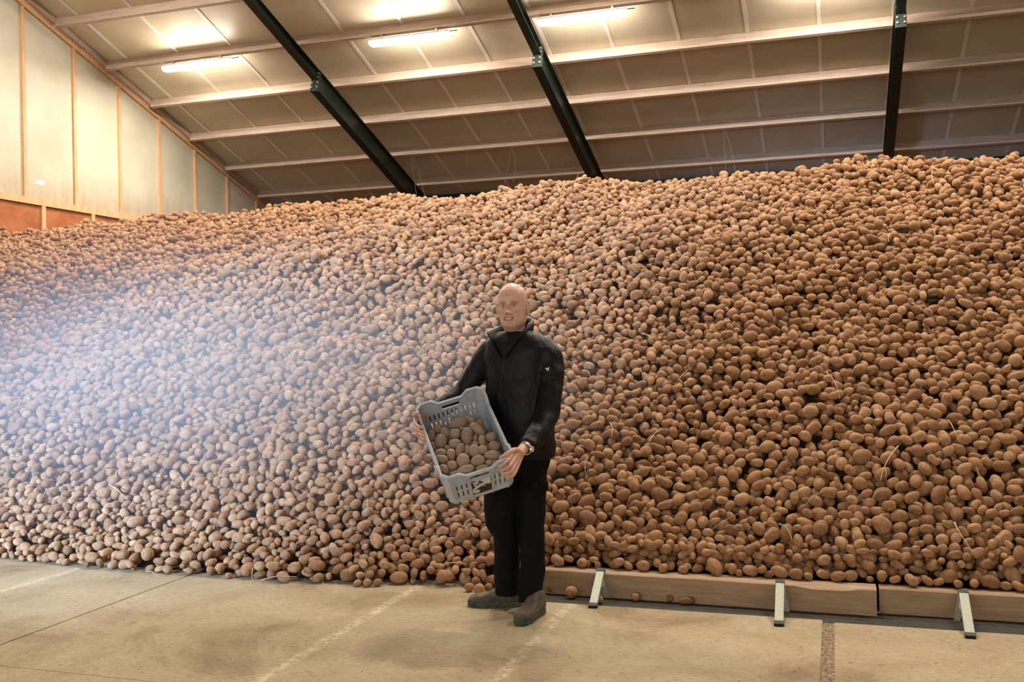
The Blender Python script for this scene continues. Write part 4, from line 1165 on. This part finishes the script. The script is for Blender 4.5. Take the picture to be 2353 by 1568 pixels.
# skin colours: ruddy cheeks and nose, lips, brows, shaven sides
co = mesh_co(me_body); loc = (co - HO) @ HM3
colr = np.tile(np.array([0.70, 0.44, 0.36]), (len(co), 1))
def blend(mask, c):
    global colr
    colr = colr * (1 - mask[:, None]) + np.array(c) * mask[:, None]
lx, ly, lz = np.abs(loc[:, 0]), loc[:, 1], loc[:, 2]
inh = (lz > -0.03)
front = np.clip((ly - 0.045) / 0.02, 0, 1) * inh
blend(front * 0.45 * np.exp(-((lx - 0.044) / 0.018) ** 2 - ((lz - 0.090) / 0.02) ** 2), (0.56, 0.22, 0.17))
blend(front * 0.55 * np.exp(-(lx / 0.014) ** 2 - ((lz - 0.082) / 0.012) ** 2), (0.58, 0.24, 0.18))
zm = 0.0515 + 3.2 * lx ** 2
blend(front * 0.75 * (lx < 0.030) * np.exp(-((lz - zm - 0.006) / 0.0045) ** 2), (0.42, 0.16, 0.13))
blend(front * 0.75 * (lx < 0.028) * np.exp(-((lz - zm + 0.008) / 0.0050) ** 2), (0.46, 0.18, 0.145))
blend(front * 0.9 * (lx < 0.027) * np.exp(-((lz - zm) / 0.0032) ** 2), (0.10, 0.03, 0.03))
blend(front * 0.72 * np.exp(-((lx - 0.032) / 0.017) ** 4 - ((lz - 0.1425 + 0.25 * (lx - 0.03) ** 2 / 0.02) / 0.0042) ** 2), (0.16, 0.10, 0.08))
blend(front * 0.35 * np.exp(-((lx - 0.0315) / 0.017) ** 2 - ((lz - 0.1250) / 0.009) ** 2), (0.34, 0.15, 0.12))  # darkens the eye sockets, shade put into the skin colour
blend(inh * 0.30 * np.clip((0.05 - lz) / 0.03, 0, 1) * np.clip((ly - 0.0) / 0.03, 0, 1), (0.42, 0.26, 0.21))
blend(inh * 0.35 * np.clip((0.03 - ly) / 0.03, 0, 1) * np.clip((lx - 0.045) / 0.02, 0, 1) * (lz < 0.185) * (lz > 0.06), (0.50, 0.36, 0.30))
blend((~inh) * 0.5, (0.58, 0.28, 0.20))
ca_ = me_body.color_attributes.new('skin', 'FLOAT_COLOR', 'POINT')
ca_.data.foreach_set('color', np.concatenate([colr, np.ones((len(co), 1))], 1).astype(np.float32).ravel())
def skin_build(nt, b):
    a = node(nt, 'ShaderNodeAttribute', attribute_name='skin')
    v = coords(nt, 'Object'); n = node(nt, 'ShaderNodeTexNoise', Scale=60.0, Detail=4.0); nt.links.new(v, n.inputs['Vector'])
    c = mixc(nt, 1.0, a.outputs['Color'], ramp(nt, n.outputs['Fac'], [(0.3, (0.9, 0.86, 0.85)), (0.7, (1.06, 1.06, 1.06))]), 'MULTIPLY')
    nt.links.new(c, b.inputs['Base Color']); b.inputs['Subsurface Weight'].default_value = 0.12
    b.inputs['Subsurface Radius'].default_value = (0.01, 0.004, 0.002); b.inputs['Subsurface Scale'].default_value = 0.5
M_SKIN = mat('skin', (0.6, 0.33, 0.25), 0.45, spec=0.45, build=skin_build)
me_body.materials.append(M_SKIN)
pc = (floor_at(1195, 1400) * 1.0)
base = Vector((float(pc[0]), float(pc[1]), 0.0))
set_co(me_body, co - np.array(base))
man = obj_of('person', me_body, None, base)
tag(man, 'bald smiling man in black work clothes holding out the crate', 'person')
def part_mesh(name, me, m, parent=man):
    c = mesh_co(me); set_co(me, c - np.array(base)); me.materials.append(m)
    return obj_of(name, me, parent)
def part(name, mb, m, parent=man, smooth=True):
    mb.v = [p - np.array(base) for p in mb.v]
    return mb.build(name, m, parent, smooth=smooth)
# eyes and teeth
M_EYE = mat('eye_white', (0.62, 0.58, 0.55), 0.2); M_IRIS = mat('grey_blue_iris', (0.05, 0.06, 0.075), 0.15); M_TEETH = mat('teeth', (0.86, 0.82, 0.74), 0.25)
for sx in (1, -1):
    ey = 0.0905 + 1.3 * face_relief(0.0315, 0.1245) + 0.0030
    c = (sx * 0.0305, ey - 0.0060, 0.1243)
    e = part('eye', MB().add(*ellipsoid(head_world(c), (0.0128, 0.0085, 0.0050), HM3, 20, 12)), M_EYE)
    part('iris', MB().add(*ellipsoid(head_world((c[0] - sx * 0.000, c[1] + 0.0048, c[2] + 0.0003)), (0.0056, 0.0042, 0.0047), HM3, 16, 10)), M_IRIS, e)
v, f = [], []
for i in range(17):
    x = -0.0215 + 0.043 * i / 16; y = 0.0895 - 10.0 * x * x; zc = 0.0515 + 3.2 * x * x; hh = 0.0046 * math.sqrt(max(0.08, 1 - (x / 0.0225) ** 2))
    for (dy, dz) in ((0, hh), (0.0012, 0), (0, -hh), (-0.006, 0)):
        v.append(head_world((x, y + dy, zc + dz - 0.0003)))
for i in range(16):
    for k in range(4): f.append((i * 4 + k, i * 4 + 4 + k, i * 4 + 4 + (k + 1) % 4, i * 4 + (k + 1) % 4))
part('teeth', MB().add(v, f), M_TEETH)

# ---- clothes
def cloth_build(c0, c1, b_):
    return mottled(c0, c1, nscale=22, detail=6, b_str=b_, b_dist=0.01)
M_JACKET = mat('black_softshell', (0.004, 0.0045, 0.006), 0.46, spec=0.22, build=cloth_build((0.0025, 0.0027, 0.0036), (0.006, 0.0062, 0.0075), 0.35))
M_TROUS = mat('black_cotton', (0.003, 0.003, 0.003), 0.75, spec=0.15, build=cloth_build((0.0018, 0.0018, 0.002), (0.004, 0.004, 0.0045), 0.3))
def wrinkle(me, amp, freq, stretch, seed):
    c = mesh_co(me); n_ = mesh_no(me)
    d = np.array([mnoise.noise(Vector((p[0] * freq * stretch[0] + seed, p[1] * freq * stretch[1], p[2] * freq * stretch[2]))) + 0.5 * abs(mnoise.noise(Vector((p[0] * freq * 2.3 + seed, p[1] * freq * 2.3, p[2] * freq * 1.6)))) for p in c])
    set_co(me, c + n_ * (d * amp)[:, None])
mb = MB(); mb.add(*loft([ell(at(px, py, D), wa, wb) for py, px, wa, wb, D in TORSO])); mb.add(*limb(SLEEVE_L)); mb.add(*limb(SLEEVE_R))
me_j = fuse(mb, 0.0075, 14, 0.5)
wrinkle(me_j, 0.0085, 10.0, (0.8, 0.8, 1.5), 3.0)
jacket = part_mesh('jacket', me_j, M_JACKET)
N0 = at(1186, 776, 5.45)
def nk_pt(l, f_, z): return N0 + LAT * l + FWD * f_ + UPV * z
ST = [((-.012, .138, -.115), (-.045, .146, -.065)), ((-.055, .118, -.055), (-.118, .112, .022)), ((-.078, .075, -.02), (-.126, .075, .040)), ((-.088, .02, .0), (-.108, .015, .060)), ((-.082, -.04, .018), (-.092, -.045, .088)), ((-.045, -.082, .03), (-.05, -.09, .108)),
      ((0, -.094, .034), (0, -.103, .112)), ((.045, -.082, .03), (.05, -.09, .108)), ((.082, -.04, .018), (.088, -.045, .092)), ((.09, .02, .0), (.095, .025, .070)), ((.08, .075, -.02), (.092, .085, .035)), ((.055, .118, -.055), (.07, .126, -.005)), ((.012, .138, -.115), (.028, .146, -.07))]
sb = smooth_path([list(nk_pt(*b)) + list(nk_pt(*t)) for b, t in ST], 5)
v, f = [], []
for q in sb:
    b, t = q[:3], q[3:]; o_ = np.asarray(b) - nk_pt(0, 0.01, 0); o_[2] = 0; o_ /= np.linalg.norm(o_) + 1e-9
    v += [b, b * 0.5 + t * 0.5 + o_ * 0.004, t, t - o_ * 0.011, b * 0.5 + t * 0.5 - o_ * 0.008, b - o_ * 0.011]
for i in range(len(sb) - 1):
    for k in range(6): f.append((i * 6 + k, i * 6 + 6 + k, i * 6 + 6 + (k + 1) % 6, i * 6 + (k + 1) % 6))
f += [tuple(range(6)), tuple((len(sb) - 1) * 6 + k for k in range(5, -1, -1))]
part('collar', MB().add(v, f), M_JACKET, jacket)
# sweater collar close to the neck
rg = []
for z, wa, wb, dr in ((-0.05, .074, .082, 0), (0.0, .070, .076, .030), (0.030, .069, .074, .055), (0.032, .065, .070, .055), (0.0, .062, .068, .030)):
    rg.append([p_ - UPV * (dr * (0.9 if (p_ - N0) @ FWD > 0 else -0.9) * abs((p_ - N0) @ FWD) / 0.08) for p_ in ell(N0 + UPV * z + FWD * 0.005, wa, wb, e=2.0)])
part('sweater_collar', MB().add(*loft(rg, False)), M_TROUS, man)
from mathutils.bvhtree import BVHTree
def on_surface(me, px, py):
    vs = [Vector(v.co) + base for v in me.vertices]
    t = BVHTree.FromPolygons(vs, [tuple(p.vertices) for p in me.polygons])
    h = t.ray_cast(Vector(CAMPOS), Vector(ray(px, py)).normalized())
    return (np.array(h[0]), np.array(h[1])) if h[0] is not None else (None, None)
def bvh_of(me):
    return BVHTree.FromPolygons([Vector(v.co) + base for v in me.vertices], [tuple(p.vertices) for p in me.polygons])
BV = bvh_of(me_j)
def cast(px, py, bv=None):
    h = (bv or BV).ray_cast(Vector(CAMPOS), Vector(ray(px, py)).normalized())
    return (np.array(h[0]), np.array(h[1])) if h[0] is not None else (None, None)
# front zip and seams of the jacket
def seam(pixels, r, name, m, bv=None):
    pts = []
    for (a, b) in pixels:
        P, N = cast(a, b, bv)
        if P is not None: pts.append(P + N * 0.001)
    if len(pts) > 2:
        p = smooth_path(pts, 3); part(name, MB().add(*tube(p, [r] * len(p), 6)), m, jacket)
M_ZIP = mat('zip_tape', (0.02, 0.02, 0.023), 0.35)
seam([(1160 - i * 0.7, 822 + i * 5) for i in range(20)], 0.0025, 'zip', M_ZIP)
# white bird-like emblem on the sleeve
M_WHITE = mat('white_print', (0.8, 0.8, 0.8), 0.5)
P, N = cast(1258, 849)
if P is not None:
    ex = np.cross(UPV, N); ex /= np.linalg.norm(ex); ey_ = np.cross(N, ex)
    if ex @ _r < 0: ex = -ex
    mbw = MB()
    def disc(cx_, cy_, ra, rb, rot=0.0):
        c_, s_ = math.cos(rot), math.sin(rot); top = []; bot = []
        for k in range(14):
            a = 2 * PI * k / 14; x_, y_ = ra * math.cos(a), rb * math.sin(a)
            q = P + ex * (cx_ + x_ * c_ - y_ * s_) + ey_ * (cy_ + x_ * s_ + y_ * c_); top.append(q + N * 0.004); bot.append(q - N * 0.003)
        mbw.add(*loft([bot, top]))
    disc(0.0, 0.001, 0.0075, 0.0055, 0.3); disc(-0.007, 0.003, 0.005, 0.0035, -0.5); disc(0.007, 0.005, 0.0022, 0.0055, -0.3); disc(0.0075, 0.0095, 0.0030, 0.0022); disc(0.002, -0.006, 0.0016, 0.0048, 0.3); disc(0.0055, -0.0055, 0.0016, 0.0048, -0.2)
    em = part('sleeve_emblem', mbw, M_WHITE, jacket); em['label'] = 'small white emblem on the sleeve'
seam([(1238, 851), (1246, 852.5), (1253, 852)], 0.002, 'seam', M_ZIP)
mb = MB(); mb.add(*limb(LEG_R, 1.0, 26)); mb.add(*limb(LEG_L, 1.0, 26)); mb.add(*loft([ell(at(px, py, D), wa, wb) for py, px, wa, wb, D in ((1085, 1196, .150, .110, 5.45), (1070, 1197, .160, .120, 5.45), (1035, 1197, .165, .122, 5.45), (1015, 1197, .160, .12, 5.45))]))
me_t = fuse(mb, 0.0075, 4, 0.5)
wrinkle(me_t, 0.0075, 9.0, (1, 1, 1.4), 8.0)
trousers = part_mesh('trousers', me_t, M_TROUS)
BT = bvh_of(me_t)
P, N = cast(1238, 1118, BT)
if P is not None:
    ex = np.cross(UPV, N); ex /= np.linalg.norm(ex)
    Mx = Matrix(((ex[0], N[0], 0, P[0]), (ex[1], N[1], 0, P[1]), (ex[2], N[2], 1, P[2]), (0, 0, 0, 1)))
    part('pocket_flap', MB().box((-0.055, -0.02, -0.028), (0.055, 0.006, 0.022), Mx), M_TROUS, trousers, False)
# ---- boots
M_BOOT = mat('dusty_leather', (0.14, 0.12, 0.085), 0.8, build=mottled((0.045, 0.036, 0.025), (0.15, 0.125, 0.085), nscale=9, detail=7))
M_SOLE = mat('grey_green_rubber', (0.085, 0.09, 0.075), 0.75, build=mottled((0.02, 0.022, 0.019), (0.10, 0.105, 0.085), nscale=14, detail=6))
def boot(heel, toe, shaft_top):
    h, t = np.array([heel[0], heel[1], 0.0]), np.array([toe[0], toe[1], 0.0])
    ax = t - h; L = np.linalg.norm(ax); ax /= L; sd = np.cross(UPV, ax)
    W_ = [(0.0, .020, .10), (0.04, .032, .125), (0.12, .039, .140), (0.25, .042, .142), (0.38, .042, .122), (0.50, .043, .097), (0.62, .047, .079), (0.75, .0495, .072), (0.86, .047, .066), (0.94, .040, .058), (0.98, .029, .048), (0.998, .014, .036)]
    rg = []
    for s, w, z in W_:
        c = h + ax * (s * L); r_ = []
        for k in range(24):
            a = 2 * PI * k / 24; ca, sa = math.cos(a), math.sin(a)
            zz = 0.018 + (z - 0.018) * (0.5 + 0.5 * math.copysign(abs(sa) ** 0.75, sa)); r_.append(c + sd * (w * math.copysign(abs(ca) ** 0.8, ca)) + UPV * zz)
        rg.append(r_)
    mbx = MB(); mbx.add(*loft(rg))
    s0 = h + ax * (0.24 * L) + UPV * 0.07; s1 = np.asarray(shaft_top)
    mbx.add(*tube([s0, s0 * 0.5 + s1 * 0.5, s1], [(0.048, 0.048)] * 3, 22))
    me_ = fuse(mbx, 0.005, 3, 0.5); wrinkle(me_, 0.003, 22.0, (1, 1, 1), 5.0)
    up = part_mesh('boot', me_, M_BOOT)
    outline = []
    for a_ in np.linspace(0, PI, 25):
        c_ = math.cos(a_); s_pos = 0.5 - 0.5 * math.copysign(abs(c_) ** 0.85, c_)
        w_ = np.interp(s_pos, [0, .12, .28, .42, .55, .72, .86, 1.0], [.039, .041, .039, .038, .043, .051, .050, .046]) * math.sin(a_) ** 0.42 if 0 < a_ < PI - 1e-6 else 0.0
        outline.append((s_pos * 1.02 - 0.005, w_))
    def ring(g, z, lift):
        out = []
        for s, w in outline: out.append(h + ax * (s * L) + sd * (w * g) + UPV * (z + lift * max(0, s - 0.75) * 0.03))
        for s, w in outline[::-1]: out.append(h + ax * (s * L) - sd * (w * g) + UPV * (z + lift * max(0, s - 0.75) * 0.03))
        return out
    so = part('sole', MB().add(*loft([ring(0.95, 0.0, 1), ring(1.0, 0.004, 1), ring(1.0, 0.012, 1), ring(0.965, 0.015, 1), ring(1.0, 0.019, 1), ring(1.0, 0.026, 1), ring(0.95, 0.030, 1)])), M_SOLE, up, False)
    tc = []
    for i in range(6):                                                    # cleats of the sole
        s = 0.12 + 0.15 * i
        for q in (1, -1):
            tc.append(h + ax * (s * L) + sd * q * 0.034)
    cl = MB()
    for c in tc:
        Mx = Matrix(((ax[0], sd[0], 0, c[0]), (ax[1], sd[1], 0, c[1]), (0, 0, 1, 0), (0, 0, 0, 1)))
        cl.box((-0.012, -0.013, 0.0005), (0.012, 0.013, 0.012), Mx)
    # toe bumper
    rg = [ring(1.045, 0.030, 1), ring(1.05, 0.036, 1)]
    return up
boot((-1.690, 5.300), (-1.985, 5.232), at(1166, 1340, 5.53))
boot((-1.548, 5.215), (-1.590, 4.915), at(1219, 1350, 5.40))
# ---- watch
wc, wd = at(1207, 1031, 5.035), at(1201, 1033, 5.02) - at(1216, 1018, 5.09); wd = wd / np.linalg.norm(wd)
s_ = np.cross(wd, UPV); s_ /= np.linalg.norm(s_); u_ = np.cross(s_, wd)
M_STEELW = mat('polished_steel', (0.75, 0.73, 0.68), 0.22, metal=1.0); M_DIAL = mat('pale_dial', (0.55, 0.6, 0.65), 0.2)
ringpts = [wc + s_ * 0.0335 * math.cos(a) + u_ * 0.0315 * math.sin(a) for a in np.linspace(0, 2 * PI, 25)]
wb_ = MB()
for i in range(24):
    a, b = ringpts[i], ringpts[i + 1]; m_ = (a + b) / 2; o_ = m_ - wc; o_ /= np.linalg.norm(o_)
    wb_.bar(a + (b - a) * 0.06, b - (b - a) * 0.06, 0.016, 0.0045, up=tuple(o_))
watch = part('watch', wb_, M_STEELW, man, False)
dirw = _r * 0.75 - _f * 0.5 - _u * 0.1; dirw = dirw - wd * (dirw @ wd); dirw /= np.linalg.norm(dirw)
cw = wc + dirw * 0.0345
part('watch_case', MB().add(*tube([cw - dirw * 0.002, cw + dirw * 0.008], [0.0165, 0.0160], 20)), M_STEELW, watch, False)
part('watch_dial', MB().add(*tube([cw + dirw * 0.0075, cw + dirw * 0.0088], [0.0135, 0.0135], 20)), M_DIAL, watch, False)
